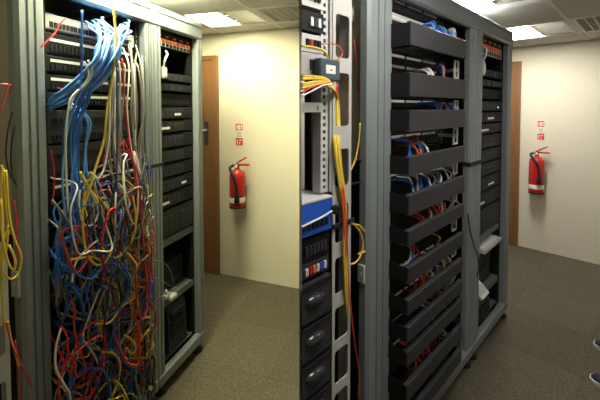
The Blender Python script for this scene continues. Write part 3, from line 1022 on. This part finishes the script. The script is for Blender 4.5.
# blue drops
for k in range(17):
    x = 58 + 30 * rnd.random()
    e = rnd.uniform(-6, 6)
    hi = rnd.random() < .55
    pts = [(104 + 8 * rnd.random(), 40 + 8 * rnd.random(), LP - .07), (97 + rnd.gauss(0, 3), 70, LP - .09), (x + 14, 92 + 6 * rnd.random(), LP - .08)] if hi else [(52 + 8 * rnd.random(), 98, LAP - .005), (x * .5 + 32, 106, LP - .02)]
    pts += [(x + 4, 122, LP - .05), (x + e * .4, 150, LP - .04), (x + e, 185, LP - .05), (x + e * 1.3 + 4, 205 + 30 * rnd.random(), LP - .06)]
    cable(L, px(L, pts, LP), rnd.choice(['blue', 'blue', 'pale blue']), 'blue cable hanging down the left side of ' + SL, 'blue drops in the untidy rack', .004)
# grey and white drops down the right side
for k in range(20):
    x = 108 + 36 * rnd.random()
    pts = [(x - 4 + rnd.gauss(0, 3), 40 + 25 * rnd.random(), LAP - .006), (x, 68, LP - .03), (x + rnd.gauss(0, 2), 110, LP - .05), (x + rnd.gauss(0, 3), 150, LP - .05), (x + rnd.gauss(3, 5), 195, LP - .06), (x + rnd.gauss(0, 7), 240, LP - .05), (x + rnd.gauss(-4, 9), 285, LP - .03)]
    pts = [(min(q[0], 148), q[1], q[2]) for q in pts]
    cable(L, px(L, pts, LP), rnd.choice(['grey', 'grey', 'grey', 'grey', 'white']), 'pale cable hanging down the right side of ' + SL, 'pale drops in the untidy rack', .004)

hand = [
    ('yellow', [(113, 4), (116, 40), (112, 80), (107, 110), (104, 140), (95, 170), (86, 200), (80, 215)], 'long yellow cable falling from the top of '),
    ('yellow', [(97, 196), (108, 210), (115, 235), (108, 258), (97, 265), (87, 254), (83, 230), (83, 205), (86, 190)], 'yellow cable in a tall loop in the middle of '),
    ('yellow', [(133, 196), (136, 222), (131, 242), (121, 255), (112, 258)], 'yellow cable curving along the right middle of '),
    ('yellow', [(80, 172), (88, 186), (98, 202), (104, 214)], 'yellow cable slanting across the long yellow one in '),
    ('yellow', [(96, 324), (110, 322), (119, 310), (125, 304), (134, 298), (136, 285)], 'yellow cable running level below the loops of '),
    ('yellow', [(103, 352), (114, 354), (120, 364), (118, 382), (110, 398), (102, 404)], 'yellow cable in an arc at the foot of '),
    ('yellow', [(124, 335), (132, 340), (136, 348), (132, 354), (126, 348)], 'small yellow coil low on the right of '),
    ('yellow', [(69, 260), (80, 258), (92, 257), (104, 262)], 'yellow cable lying level at the left of '),
    ('red', [(122, 58), (125, 100), (129, 140), (134, 165), (139, 200), (143, 240), (147, 280), (152, 312), (152, 330), (143, 338), (132, 334)], 'long red cable down the right edge of '),
    ('red', [(124, 142), (131, 156), (138, 175), (141, 205), (144, 250), (147, 300)], 'second red cable down the right edge of '),
    ('red', [(124, 140), (120, 148), (127, 152), (134, 164), (137, 195)], 'red cable with a small hook on the right of '),
    ('red', [(146, 296), (153, 306), (156, 320), (152, 334), (144, 336)], 'red cable bulging over the right post of '),
    ('red', [(51, 150), (54, 170), (54, 190), (52, 204)], 'red cable behind the left blue drops of '),
    ('red', [(61, 327), (67, 336), (69, 355), (76, 366), (70, 370)], 'red cable at the lower left of '),
    ('red', [(69, 352), (64, 366), (61, 376)], 'red cable end hanging low on the left of '),
    ('red', [(70, 300), (75, 310), (74, 325), (78, 345), (86, 368)], 'red cable slanting down the lower left of '),
    ('white', [(80, 190), (79, 205), (84, 224), (93, 224), (98, 212), (94, 198), (88, 188)], 'white cable in a round loop in the middle of '),
    ('white', [(61, 328), (56, 348), (56, 368), (64, 384), (69, 392), (71, 404)], 'white cable hanging at the lower left of '),
    ('white', [(72, 282), (76, 262), (88, 248), (98, 240)], 'white cable arching at the left middle of '),
    ('white', [(88, 60), (92, 72), (86, 84), (76, 92), (70, 102), (66, 130), (66, 170), (68, 210)], 'white cable falling in front of the blue sheaf of '),
    ('white', [(84, 62), (89, 74), (83, 86), (74, 96), (70, 110)], 'white cable curling beside the blue sheaf of '),
    ('white', [(114, 70), (110, 100), (109, 140), (104, 168), (98, 178), (90, 172)], 'white cable bending at mid height of '),
    ('grey', [(52, 200), (64, 215), (78, 236), (90, 252), (100, 262)], 'grey cable slanting across the middle of '),
    ('black', [(90, 236), (86, 246), (92, 256), (100, 262), (112, 258)], 'black cable among the middle loops of '),
    ('red', [(41, 47), (48, 40), (55, 33), (60, 24), (66, 18)], 'red cable across the top left post of '),
    ('red', [(58, 88), (68, 90), (78, 90), (82, 92)], 'short red cable tying the blue sheaf of '),
    ('blue', [(82, 10), (82, 40), (82, 70), (79, 92)], 'single blue cable falling straight before the top panels of '),
    ('navy', [(117, 60), (117, 110), (117, 150), (116, 195), (112, 240)], 'dark blue cable falling straight in the right part of '),
]
for col, pts, lab in hand:
    dp = .11 if col != 'black' else .08
    if lab in ('red cable across the top left post of ', 'red cable behind the left blue drops of ', 'short red cable tying the blue sheaf of '):
        dp = .03
    P = px(L, [(u, v) for u, v in pts], LP - dp)
    cable(L, P, col, lab + SL, 'single cables of the untidy rack', .0048 if col == 'yellow' else .0038 if dp > .05 else .0028)

# the tangle: loops that start and end at the panels
wts = ['grey'] * 16 + ['white'] * 2 + ['yellow'] * 6 + ['red'] * 6 + ['blue'] * 6 + ['navy'] * 5 + ['black'] * 2
for k in range(165):
    col = rnd.choice(wts)
    zc = .16 + (1.22 - .16) * rnd.random() ** .9
    sc = rnd.uniform(1.0, 1.47)
    a, b = rnd.uniform(.03, .10), rnd.uniform(.06, .17)
    ph, turn, sg = rnd.uniform(0, 2 * PI), rnd.uniform(.6, 1.35) * 2 * PI, rnd.choice((-1, 1))
    p1 = LP - rnd.uniform(.0, .10)
    n = 7
    pts = []
    for i in range(n):
        th = ph + sg * turn * i / (n - 1)
        s = sc + a * math.cos(th) + rnd.gauss(0, .012)
        zz = zc + b * math.sin(th) - .03 * math.sin(PI * i / (n - 1)) + rnd.gauss(0, .015)
        pp = p1 - .035 * math.sin(PI * i / (n - 1)) + rnd.gauss(0, .012)
        pts.append((min(max(s, at(L, 56, 250, pp)[0]), at(L, 151 + rnd.gauss(0, 2), 250, pp)[0]), pp, max(zz, .13)))
    e0, e1 = pts[0], pts[-1]
    st = (min(max(e0[0] + rnd.gauss(0, .06), 1.02), 1.50), LAP - .006, max(.14, min(1.3, e0[2] + rnd.uniform(-.05, .12))))
    en = (min(max(e1[0] + rnd.gauss(0, .06), 1.02), 1.50), LAP - .006, max(.14, min(1.3, e1[2] + rnd.uniform(-.2, .05))))
    pts = [st] + pts + ([en] if rnd.random() < .7 else [(e1[0] + rnd.gauss(0, .03), p1, max(.125, e1[2] - rnd.uniform(.05, .2)))])
    zone = 'upper' if zc > .85 else ('middle' if zc > .5 else 'lower')
    cn = {'pale blue': 'blue', 'navy': 'dark blue'}.get(col, col)
    cable(L, pts, col, '%s cable looping in the %s tangle, %s of the untidy rack' % (cn, zone, 'left part' if sc < 1.16 else ('centre' if sc < 1.32 else 'right part')), 'tangled cables of the untidy rack', rnd.choice((.0032, .0038, .0042)), 5, 5)


# ---------------------------------------------------------------- open rack at the near end of each row
def upright_plate(fr, s0, s1, p, z0, z1, holes, m, parent, margin=.014):
    """pressed steel upright with rounded openings"""
    bm = bmesh.new()
    off = Vector(OFF[parent.name])
    cuts = [z0] + [(holes[i][0] + holes[i + 1][1]) / 2 for i in range(len(holes) - 1)][::-1] + [z1]
    hs = holes[::-1]
    for i, (ht, hb) in enumerate(hs):
        c0, c1 = cuts[i], cuts[i + 1]
        a0, a1, r = s0 + margin, s1 - margin, .012
        inner, outer = [], []
        N = 4
        for (cx, cy, st) in ((a1 - r, ht - r, 0), (a0 + r, ht - r, PI / 2), (a0 + r, hb + r, PI), (a1 - r, hb + r, 1.5 * PI)):
            for j in range(N + 1):
                th = st + PI / 2 * j / N
                x, y = cx + r * math.cos(th), cy + r * math.sin(th)
                inner.append((x, y))
                ex = s1 if math.cos(th) > 1e-6 else s0
                ey = c1 if math.sin(th) > 1e-6 else c0
                if st == 0:
                    o = (s1, y) if j == 0 else ((x, c1) if j == N else (s1, c1))
                elif st == PI / 2:
                    o = (x, c1) if j == 0 else ((s0, y) if j == N else (s0, c1))
                elif st == PI:
                    o = (s0, y) if j == 0 else ((x, c0) if j == N else (s0, c0))
                else:
                    o = (x, c0) if j == 0 else ((s1, y) if j == N else (s1, c0))
                outer.append(o)
        n = len(inner)
        vi = [bm.verts.new(Vector((x, p, y)) - off) for x, y in inner]
        vo = [bm.verts.new(Vector((x, p, y)) - off) for x, y in outer]
        for j in range(n):
            k = (j + 1) % n
            f = [vi[j], vi[k], vo[k], vo[j]]
            if (Vector(outer[j]) - Vector(outer[k])).length < 1e-7:
                f = [vi[j], vi[k], vo[j]]
            bm.faces.new(f)
    bmesh.ops.remove_doubles(bm, verts=bm.verts, dist=1e-6)
    bmesh.ops.recalc_face_normals(bm, faces=bm.faces)
    g = bmesh.ops.extrude_face_region(bm, geom=list(bm.faces))
    bmesh.ops.translate(bm, verts=[v for v in g['geom'] if isinstance(v, bmesh.types.BMVert)], vec=(0, .004, 0))
    bmesh.ops.recalc_face_normals(bm, faces=bm.faces)
    me = bpy.data.meshes.new('upright')
    bm.to_mesh(me)
    bm.free()
    me.materials.append(m)
    o = link(bpy.data.objects.new('upright', me), parent)
    OFF[o.name] = OFF[parent.name]
    return o


# tidy room
CP = .745
US0, US1 = at(R, 332.5, 200, CP)[0], at(R, 351, 200, CP)[0]
UM = 342
oz = lambda v: at(R, UM, v, CP)[2]
orack = root('open_rack', R, US0, CP, 0, 'pale open-frame rack with punched uprights at the near end, right-hand room', 'rack', 'open frame racks')
holes = [(oz(a), oz(b)) for a, b in ((-45, -6), (15, 58), (73, 126), (149, 186), (204, 241), (256, 291), (305, 337), (347, 379), (389, 420), (432, 462), (474, 500))]
upright_plate(R, US0, US1, CP, .03, 2.10, holes, M_PLATE, orack)
part('upright_lip', MB().box(US1 - .004, US1, CP + .004, CP + .05, .03, 2.10), M_PLATE, orack)
FS0 = US0 - .045
part('mounting_rail', mounting_rail(FS0, US0 - .012, CP + .012, oz(189), 2.10, .0445 / 3 * 1.5), M_LGREY, orack)
part('rail_web', MB().box(US0 - .012, US0 - .009, CP + .012, CP + .05, oz(189), 2.10).box(US0 - .009, US0 + .002, CP + .004, CP + .008, oz(189), 2.10), M_PLATE, orack)
ra, rb = at(R, 311, 150, .95)[0], at(R, 318.5, 150, .95)[0]
part('rear_rail', mounting_rail(ra, rb, .95, .03, 2.10, .03), M_BLACK, orack)
part('base_plate', MB().cbox(FS0, US1 + .02, CP - .05, CP + .08, 0, .03, .004), M_PLATE, orack)


def cut_box(s0, s1, p0, p1, z0, z1, halves=R_HALF, fr=R, ins=.004):
    q = clip_room([tuple(fr.W(a, b)[:2]) for a, b in ((s0, p0), (s1, p0), (s1, p1), (s0, p1))], halves, ins)
    return MB().prism([fr.inv(*v) for v in q], z0, z1)


def near_unit(v0, v1, name, m, label, cat, p=CP, dep=.13, s1=None, extra=None):
    z1, z0 = oz(v0), oz(v1)
    s1 = s1 or (US0 - .018 if v0 > 190 else FS0 - .002)
    r = root(name, R, s1 - .05, p, z0, label, cat, 'devices in the open rack')
    part('chassis', cut_box(.2, s1, p, p + dep, z0, z1), m, r)
    if extra:
        extra(r, z0, z1, s1, p)
    return r


def bulge(r, z0, z1, s1, p):
    """server bezel: raised lip and an oval grip"""
    part('bezel_lip', cut_box(.2, s1, p - .006, p, z1 - .012, z1 - .002), M_BLACKG, r)
    part('bezel_lip', cut_box(.2, s1, p - .006, p, z0 + .002, z0 + .010), M_BLACKG, r)
    c = Vector((s1 - .075, p - .001, (z0 + z1) / 2 + .004))
    mb = MB()
    N, K = 16, 4
    vs, fs = [], []
    for i in range(K):
        f = math.cos(PI / 2 * i / K)
        d = .016 * math.sin(PI / 2 * i / K)
        for j in range(N):
            th = 2 * PI * j / N
            vs.append((c.x + .045 * f * math.cos(th), c.y - d, c.z + .018 * f * math.sin(th)))
    vs.append((c.x, c.y - .016, c.z))
    for i in range(K - 1):
        for j in range(N):
            fs.append([i * N + j, i * N + (j + 1) % N, (i + 1) * N + (j + 1) % N, (i + 1) * N + j])
    for j in range(N):
        fs.append([(K - 1) * N + j, (K - 1) * N + (j + 1) % N, len(vs) - 1])
    mb.add(vs, fs, True)
    part('oval_grip', mb, mat('glossy_grip', (.05, .055, .06), .12, .3), r)


def ports(colors):
    def f(r, z0, z1, s1, p):
        h = z1 - z0
        for i, c in enumerate(colors):
            a = s1 - .012 - .017 * (i + 1)
            part('socket', cut_box(a, a + .012, p - .006, p, z0 + h * .25, z0 + h * .7, ins=.003), c, r)
    return f


near_unit(-8, 16, 'patch_box', M_LGREY, 'pale box at the very top of the open rack', 'device', extra=ports([M_BLACK, M_BLACK, M_WHITE]))
near_unit(20, 38, 'network_unit', M_BLACK, 'black unit second from the top of the open rack', 'device', extra=ports([M_WHITE, M_DARK, M_WHITE]))
near_unit(41, 57, 'network_unit', M_LGREY, 'pale fibre unit with black caps in the open rack', 'device', extra=ports([M_BLACK, M_BLACK, M_RED, M_BLACK]))
near_unit(58, 78, 'network_unit', M_PLATE, 'grey unit behind the yellow cables in the open rack', 'device', extra=ports([M_LGREY, M_LGREY, M_DARK]))
near_unit(103, 112, 'rack_tray', M_LGREY, 'pale tray below the yellow cables in the open rack', 'tray', extra=ports([M_PLATE]))


def blue_front(r, z0, z1, s1, p):
    h = z1 - z0
    part('top_edge', cut_box(.2, s1, p - .002, p + .13, z1, z1 + .006), M_LGREY, r)
    for i in range(7):
        a = s1 - .022 - .020 * i
        part('socket', cut_box(a - .013, a, p - .003, p, z0 + h * .18, z0 + h * .42, ins=.003), M_BLACK, r)
    part('corner_knob', MB().lathe((s1 + .006, p - .004, z0 + h * .6), [(.014, -.012), (.016, -.004), (.012, .004)], 12, axis=1), M_BLACK, r)


near_unit(193, 222, 'blue_switch', M_BLUEBOX, 'bright blue network switch in the open rack', 'switch', p=CP - .012, extra=blue_front)
near_unit(227, 246, 'network_unit', M_BLACK, 'black slotted unit under the blue switch', 'device', extra=ports([M_DARK] * 6))
near_unit(248, 262, 'patch_box', M_DARK, 'dark panel with coloured plugs under the blue switch', 'device', extra=ports([M_LGREY, M_BLUEBOX, M_LGREY, M_TOGGLE, M_RED, M_LGREY]))
for k, (a, b) in enumerate(((266, 300), (303, 334), (337, 366), (369, 396))):
    near_unit(a, b, 'rack_server', M_BEZEL, ['topmost', 'second', 'third', 'lowest'][k] + ' dark server with oval grip in the open rack', 'server', p=CP - .008, extra=bulge)
# small media converter on the upright
mc = at(R, 330, 70, CP - .03)
r = root('media_converter', R, mc[0], CP - .03, mc[2], 'dark teal converter box with white label on the pale upright', 'device')
part('case', MB().cbox(mc[0] - .05, mc[0] + .045, CP - .035, CP - .004, mc[2] - .033, mc[2] + .033, .004), M_TEAL, r)
part('label_sticker', MB().box(mc[0] - .025, mc[0] + .02, CP - .036, CP - .035, mc[2] - .012, mc[2] + .014), M_WHITE, r)
part('red_mark', MB().box(mc[0] - .004, mc[0] + .002, CP - .037, CP - .036, mc[2] - .004, mc[2] + .002), M_RED, r)

# cables of the open rack, tidy room
rnd = random.Random(21)
for k in range(9):
    j = rnd.uniform(-4, 4)
    pts = [(301.5, 84 + j * 2, CP - .03 - .01 * rnd.random()), (312, 82 + j * 1.4, CP - .04), (324, 82 + j, CP - .045), (333 + j * .5, 88 + j, CP - .03), (336 + j * .8, 100, CP + .02), (337 + j, 126, CP + .012), (337.5 + j * .8, 146, CP - .008), (340 + j * .7, 170, CP - .012), (344 + j * .6, 200, CP - .012)]
    if k < 4:
        pts += [(345 + j * .5, 240, CP - .012), (346 + j * .4, 290, CP - .008), (348, 330, CP + .015)]
    cable(R, px(R, pts, CP), 'yellow', 'yellow cable in the bundle threading the pale upright', 'yellow bundle of the open rack', .0036, 6)
for k in range(4):
    j = rnd.uniform(-3, 3)
    col = ['red', 'orange', 'red', 'orange'][k]
    cable(R, px(R, [(334 + j, 84, CP + .02), (336 + j, 115, CP + .03), (338 + j, 160, CP - .006), (343 + j, 220, CP - .016), (347 + j * .5, 275, CP - .010), (351, 310, CP - .010), (355, 345, CP - .01), (359, 372, CP + .02), (358, 398, CP + .03)], CP), col,
          '%s cable running down inside the pale upright' % ('dark red' if col == 'red' else col), 'red leads of the open rack', .003)
cable(R, px(R, [(301.5, 93), (312, 87), (324, 84), (333, 83)], CP - .06), 'red', 'thin red cable lying over the yellow bundle', 'single leads of the open rack', .0028)
cable(R, px(R, [(301.5, 96), (312, 91), (322, 86), (332, 84)], CP - .064), 'white', 'thin white cable lying over the yellow bundle', 'single leads of the open rack', .0028)
cable(R, px(R, [(301.5, 46), (312, 47), (322, 50), (327, 55), (329, 62)], CP - .03), 'yellow', 'single yellow cable above the converter box', 'single leads of the open rack', .0032)
cable(R, px(R, [(322, 44), (334, 44), (341, 49), (342, 55), (338, 59), (330, 61)], CP - .03), 'orange', 'thin orange cable looping above the converter box', 'single leads of the open rack', .0022)
cable(R, px(R, [(301.5, 227), (310, 223), (322, 217), (332, 211)], CP - .035), 'white', 'white cable crossing below the blue switch', 'single leads of the open rack', .0035)
cable(R, px(R, [(352, 224), (360, 226), (368, 238), (366, 250), (358, 254)], CP + .03), 'yellow', 'yellow cable looping between upright and grey post', 'single leads of the open rack', .0034)
cable(R, px(R, [(352, 222), (360, 232), (363, 246), (358, 260), (350, 264), (341, 260)], CP + .02), 'yellow', 'second yellow loop between upright and grey post', 'single leads of the open rack', .0034)
cable(R, px(R, [(360, 123), (359, 140), (355, 160), (350, 172), (346, 184)], CP + .03), 'yellow', 'yellow cable sagging from the grey post to the upright', 'single leads of the open rack', .0032)
cable(R, px(R, [(348, 20), (349, 60), (349, 100), (348, 130)], CP + .06), 'yellow', 'thin yellow cable dropping behind the pale upright', 'single leads of the open rack', .0028)
cable(R, px(R, [(354, 40), (357, 65), (359, 92)], CP + .09), 'orange', 'thin orange-tipped cable beside the grey post', 'single leads of the open rack', .0028)
for k in range(5):
    j = rnd.uniform(-2, 2)
    cable(R, px(R, [(327 + j, 22), (331 + j, 32), (330 + j, 40), (324 + j, 46)], CP + .03 + .006 * k), 'black', 'black lead curling in the top opening of the pale upright', 'black leads of the open rack', .0032)
    cable(R, px(R, [(336 + j, 176), (343 + j, 168), (350, 165 + j), (360 + j, 160), (366, 168 + j), (364, 180), (352 + j, 184)], CP + .05 + .01 * k), 'black', 'black lead coiled behind the pale upright', 'black leads of the open rack', .004)
z = at(R, 348, 221, CP)[2]
solo('cable_strap', R, MB().cbox(US0 - .004, US1 + .012, CP - .008, CP - .002, z - .008, z + .008, .002), M_RUBBER, 'black strap across the pale upright', 'strap')
# latch bracket near the top between upright and grey post
la = at(R, 348, 12, RP + .09)
latch = root('latch_bracket', R, la[0], la[1], la[2], 'zinc bracket between pale upright and grey post', 'bracket')
part('plate', MB().cbox(la[0] - .05, la[0] + .05, RP + .09, RP + .094, la[2] - .03, la[2] + .03, .002), M_ZINC, latch)
part('knob', MB().lathe((la[0] + .01, RP + .09, la[2]), [(.012, -.012), (.014, -.004), (.014, 0)], 12, axis=1), M_LGREY, latch)
la = at(R, 366, 272, RP + .02)
latch = root('post_handle', R, 1.135, RP + .03, la[2], 'small pale latch on the side of the grey post', 'latch')
part('plate', MB().cbox(1.128, 1.138, RP + .01, RP + .04, la[2] - .035, la[2] + .035, .003), M_PLATE, latch)
part('pivot', MB().lathe((1.128, RP + .025, la[2]), [(.006, -.003), (.006, .001)], 10, axis=0), M_ZINC, latch)
# dark blue cabinet seen behind the gap, pale panel behind the upright
bb = root('side_cabinet', R, 2.15, 1.45, 0, 'dark blue cabinet glimpsed behind the pale upright', 'cabinet')
part('cabinet_body', MB().cbox(1.97, 2.35, 1.47, 1.85, 0, 1.12, .01), mat('cabinet_blue', (.025, .05, .16), .5), bb)
part('cabinet_door', MB().cbox(1.99, 2.33, 1.46, 1.47, .05, 1.08, .004), mat('cabinet_blue', (.025, .05, .16), .5), bb)
part('cabinet_handle', MB().cbox(2.02, 2.035, 1.445, 1.46, .6, .75, .003), M_ZINC, bb)

# untidy room: only the lower part of the open rack and its yellow leads show at the left edge
OP = LP - .03
V0, V1 = at(L, -14, 330, OP)[0], at(L, 9.5, 330, OP)[0]
orl = root('open_rack', L, V0, OP, 0, 'pale punched upright at the left edge beside the untidy rack', 'rack', 'open frame racks')
lz = lambda v: at(L, 0, v, OP)[2]
upright_plate(L, V0, V1, OP, .03, lz(245), [(lz(a), lz(b)) for a, b in ((258, 296), (326, 358), (384, 412), (438, 456))], M_PLATE, orl)
part('base_plate', MB().cbox(V0 - .03, V1 + .01, OP - .04, OP + .06, 0, .03, .004), M_PLATE, orl)
part('upright_lip', MB().box(V1 - .004, V1, OP + .004, OP + .04, .03, lz(245)), M_PLATE, orl)
for k, (col, pts, lab) in enumerate([
    ('yellow', [(3, 168), (5, 200), (8, 225), (6, 250), (2, 262), (-6, 262)], 'yellow cable falling at the left edge'),
    ('yellow', [(6, 170), (9, 215), (15, 240), (21, 255), (19, 272), (11, 279), (3, 272), (1, 258), (4, 240), (8, 225)], 'yellow cable in a big loop at the left edge'),
    ('yellow', [(1, 200), (2, 235), (8, 262), (14, 270), (15, 260), (9, 245)], 'yellow cable in a small loop at the left edge'),
    ('yellow', [(8, 322), (11, 340), (15, 352), (19, 366)], 'yellow cable slanting at the lower left edge'),
    ('yellow', [(2, 165), (1, 190), (3, 230), (2, 280), (4, 330)], 'straight yellow cable at the left edge'),
    ('red', [(6, 322), (12, 345), (20, 362), (32, 386)], 'dark red cable slanting at the lower left edge'),
    ('red', [(15, 340), (19, 370), (20, 404)], 'red cable hanging at the lower left edge'),
    ('red', [(0, 84), (6, 84), (11, 85)], 'thin red cable level with the top shelf at the left edge'),
    ('red', [(9, 84), (6, 94), (3, 104), (0, 112)], 'thin red cable slanting at the upper left edge'),
    ('red', [(14, 200), (17, 230), (16, 262)], 'dark red cable beside the yellow loop'),
    ('black', [(0, 232), (5, 229), (11, 228)], 'black strap cable across the yellow leads'),
    ('black', [(13, 110), (8, 130), (6, 155), (10, 175), (16, 182)], 'black cable bowed beside the left post'),
    ('black', [(15, 125), (11, 150), (12, 175), (17, 186)], 'second black cable bowed beside the left post'),
]):
    cable(L, px(L, pts, OP - .012 * (k % 3) - .01), col, lab, 'leads at the left edge', .0036 if col == 'yellow' else .0024)
# small latch on the near post
la = at(L, 25, 283, LP)
r = root('post_handle', L, .886, LP + .03, la[2], 'small pale latch on the side of the left post', 'latch')
part('plate', MB().cbox(.880, .890, LP + .006, LP + .04, la[2] - .045, la[2] + .045, .003), M_PLATE, r)
part('pivot', MB().lathe((.880, LP + .025, la[2]), [(.006, -.003), (.006, .001)], 10, axis=0), M_ZINC, r)


# ---------------------------------------------------------------- person at the right edge, facing the racks
M_SKIN = mat('skin', (.55, .34, .25), .55, 0, .05)
M_JEAN = mat('denim', (.035, .045, .085), .8, 0, .2, 200, .2)
M_SHIRT = mat('grey_shirt', (.16, .17, .19), .85, 0, .1, 150, .2)
M_NAVY = mat('navy_canvas', (.018, .022, .05), .8, 0, .2, 250, .2)
M_SOLE = mat('white_rubber', (.62, .60, .54), .6, 0, .05)
M_HAIR = mat('dark_hair', (.02, .014, .01), .6, 0, .3, 120, .4)
t1 = at_z(R, 594.5, 346, 0)
t2 = at_z(R, 590.8, 380, 0)
toe1, toe2 = t1[0] + .0, t2[0]
FP = (t1[1] + t2[1]) / 2 - .20          # ankle line, p
cs = (toe1 + toe2) / 2
person = root('person', R, cs, FP, 0, 'person in navy canvas shoes with white soles standing at the right edge', 'person')


def skin_mesh(name, verts, edges, radii, m, rootv=0, sub=1):
    me = bpy.data.meshes.new(name)
    me.from_pydata([Vector(v) - Vector(OFF[person.name]) for v in verts], edges, [])
    o = link(bpy.data.objects.new(name, me), person)
    sk = o.modifiers.new('skin', 'SKIN')
    sk.use_smooth_shade = True
    for i, r in enumerate(radii):
        d = me.skin_vertices[0].data[i]
        d.radius = r if isinstance(r, tuple) else (r, r)
        d.use_root = (i == rootv)
    su = o.modifiers.new('sub', 'SUBSURF')
    su.levels = su.render_levels = sub
    me.materials.append(m)
    OFF[o.name] = OFF[person.name]
    return o


sr, sl = toe1, toe2                     # feet positions along the row
pa, pb = t1[1] - .20, t2[1] - .20
B = [(cs, FP, .93), (cs, FP + .01, 1.12), (cs, FP, 1.32), (cs, FP + .01, 1.45), (cs, FP + .03, 1.54), (cs, FP + .05, 1.60), (cs, FP + .05, 1.67), (cs, FP + .04, 1.74)]
BR = [(.15, .11), (.14, .10), (.16, .11), (.075, .07), (.055, .058), (.078, .09), (.09, .11), (.075, .09)]
E = [(i, i + 1) for i in range(7)]


def chain(pts, rads, start):
    k = start
    for q, r in zip(pts, rads):
        B.append(q)
        BR.append(r)
        E.append((k, len(B) - 1))
        k = len(B) - 1
    return k


for sx, pf, sg in ((sr, pa, 1), (sl, pb, -1)):
    chain([(cs + sg * .10, FP, .86), (cs * .4 + sx * .6, FP * .4 + pf * .6 + .02, .50), (sx, pf - .01, .10), (sx, pf + .06, .05)], [.085, .058, .042, .038], 0)
for sg in (1, -1):
    w = chain([(cs + sg * .17, FP, 1.40), (cs + sg * .23, FP - .01, 1.12), (cs + sg * .25, FP + .05, .88)], [.055, .042, .03], 2)
    hnd = chain([(cs + sg * .255, FP + .07, .82)], [(.02, .034)], w)
    for f, (dy, ln) in enumerate(((.028, .072), (.010, .082), (-.008, .076), (-.025, .058))):
        chain([(cs + sg * .255, FP + .075 + dy, .775), (cs + sg * .252, FP + .08 + dy, .775 - ln * .5), (cs + sg * .245, FP + .088 + dy, .775 - ln)], [.0095, .0085, .0075], hnd)
    chain([(cs + sg * .245, FP + .115, .80), (cs + sg * .24, FP + .13, .765)], [.011, .009], hnd)
skin_mesh('body', B, E, BR, M_SKIN, 0, 2)
# clothes
V = [(cs, FP, 1.12), (cs, FP, .90)]
VR = [(.15, .11), (.16, .13)]
VE = [(0, 1)]
for sx, pf, sg in ((sr, pa, 1), (sl, pb, -1)):
    k = 1
    for q, r in (((cs + sg * .10, FP, .82), .105), ((cs * .4 + sx * .6, FP * .4 + pf * .6 + .02, .50), .078), ((sx, pf - .01, .12), .066), ((sx, pf - .005, .06), .068)):
        V.append(q)
        VR.append(r)
        VE.append((k, len(V) - 1))
        k = len(V) - 1
skin_mesh('trousers', V, VE, VR, M_JEAN, 0, 2)
V = [(cs, FP, .84), (cs, FP + .01, 1.12), (cs, FP, 1.32), (cs, FP + .01, 1.45)]
VR = [(.205, .17), (.175, .14), (.185, .14), (.09, .085)]
VE = [(0, 1), (1, 2), (2, 3)]
for sg in (1, -1):
    k = 2
    for q, r in (((cs + sg * .18, FP, 1.40), .07), ((cs + sg * .225, FP - .005, 1.18), .062)):
        V.append(q)
        VR.append(r)
        VE.append((k, len(V) - 1))
        k = len(V) - 1
skin_mesh('shirt', V, VE, VR, M_SHIRT, 0, 2)
hc = Vector((cs, FP + .028, 1.69))
mb = MB()
mb.lathe(hc, [(.055, -.09), (.082, -.05), (.092, 0), (.093, .04), (.080, .08), (.055, .105), (.02, .118), (.004, .12)], 18)
part('hair', mb, M_HAIR, person)
for sg in (1, -1):
    part('eye', MB().lathe((cs + sg * .033, FP + .121, 1.668), [(.004, -.008), (.012, -.004), (.013, .002), (.006, .010)], 10, axis=1), M_SOLE, person)
    part('ear', MB().cbox(cs + sg * .085 - .012, cs + sg * .085 + .012, FP + .03, FP + .065, 1.62, 1.685, .01), M_SKIN, person)
part('nose', MB().prism([(FP + .12, 1.665), (FP + .158, 1.63), (FP + .12, 1.618)], cs - .012, cs + .012, axis=0), M_SKIN, person)
part('mouth', MB().cbox(cs - .025, cs + .025, FP + .112, FP + .126, 1.588, 1.60, .004), mat('lips', (.45, .18, .15), .5), person)


def shoe(sx, toe_p, yaw):
    """length along p, toe at larger p"""
    Ls = .285
    secs = [(0.0, .020, .028), (.03, .034, .07), (.30, .036, .085), (.45, .040, .082), (.62, .047, .066), (.80, .046, .052), (.93, .034, .044), (1.0, .012, .032)]
    ca, sa = math.cos(yaw), math.sin(yaw)

    def T(x, y, z):
        y -= Ls
        return (sx + x * ca - y * sa, toe_p + x * sa + y * ca, z)
    rings = []
    N = 12
    for t, w, h in secs:
        ring = []
        for j in range(N + 1):
            a = PI * j / N
            ring.append(T(w * math.cos(a), t * Ls, .022 + (h - .022) * math.sin(a) ** .7 if 0 < j < N else .018))
        rings.append(ring)
    vs = [q for g in rings for q in g]
    fs = []
    m = N + 1
    for i in range(len(rings) - 1):
        for j in range(N):
            fs.append([i * m + j, i * m + j + 1, (i + 1) * m + j + 1, (i + 1) * m + j])
    mb = MB().add(vs, fs, True)
    mb.add(rings[0], [list(range(m))])
    mb.add(rings[-1], [list(range(m))])
    sh = part('shoe', mb, M_NAVY, person, 'navy canvas shoe')
    out = []
    for t, w, h in secs:
        out.append((w + .006, t * Ls))
    poly = [T(w, y + (.006 if y > .2 else -.004 if y == 0 else 0), 0)[:2] for w, y in out] + [T(-w, y + (.006 if y > .2 else -.004 if y == 0 else 0), 0)[:2] for w, y in out[::-1]]
    part('sole', MB().prism(poly, .0005, .024), M_SOLE, sh, 'white rubber sole')
    la = MB()
    for k in range(4):
        y = Ls * (.46 + .055 * k)
        la.tube([T(-.02, y, .078 - .006 * k), T(0, y, .088 - .0075 * k), T(.02, y, .078 - .006 * k)], .003, 6, 3)
    part('lace', la, M_SOLE, sh)


shoe(sr, t1[1], .12)
shoe(sl, t2[1], .05)
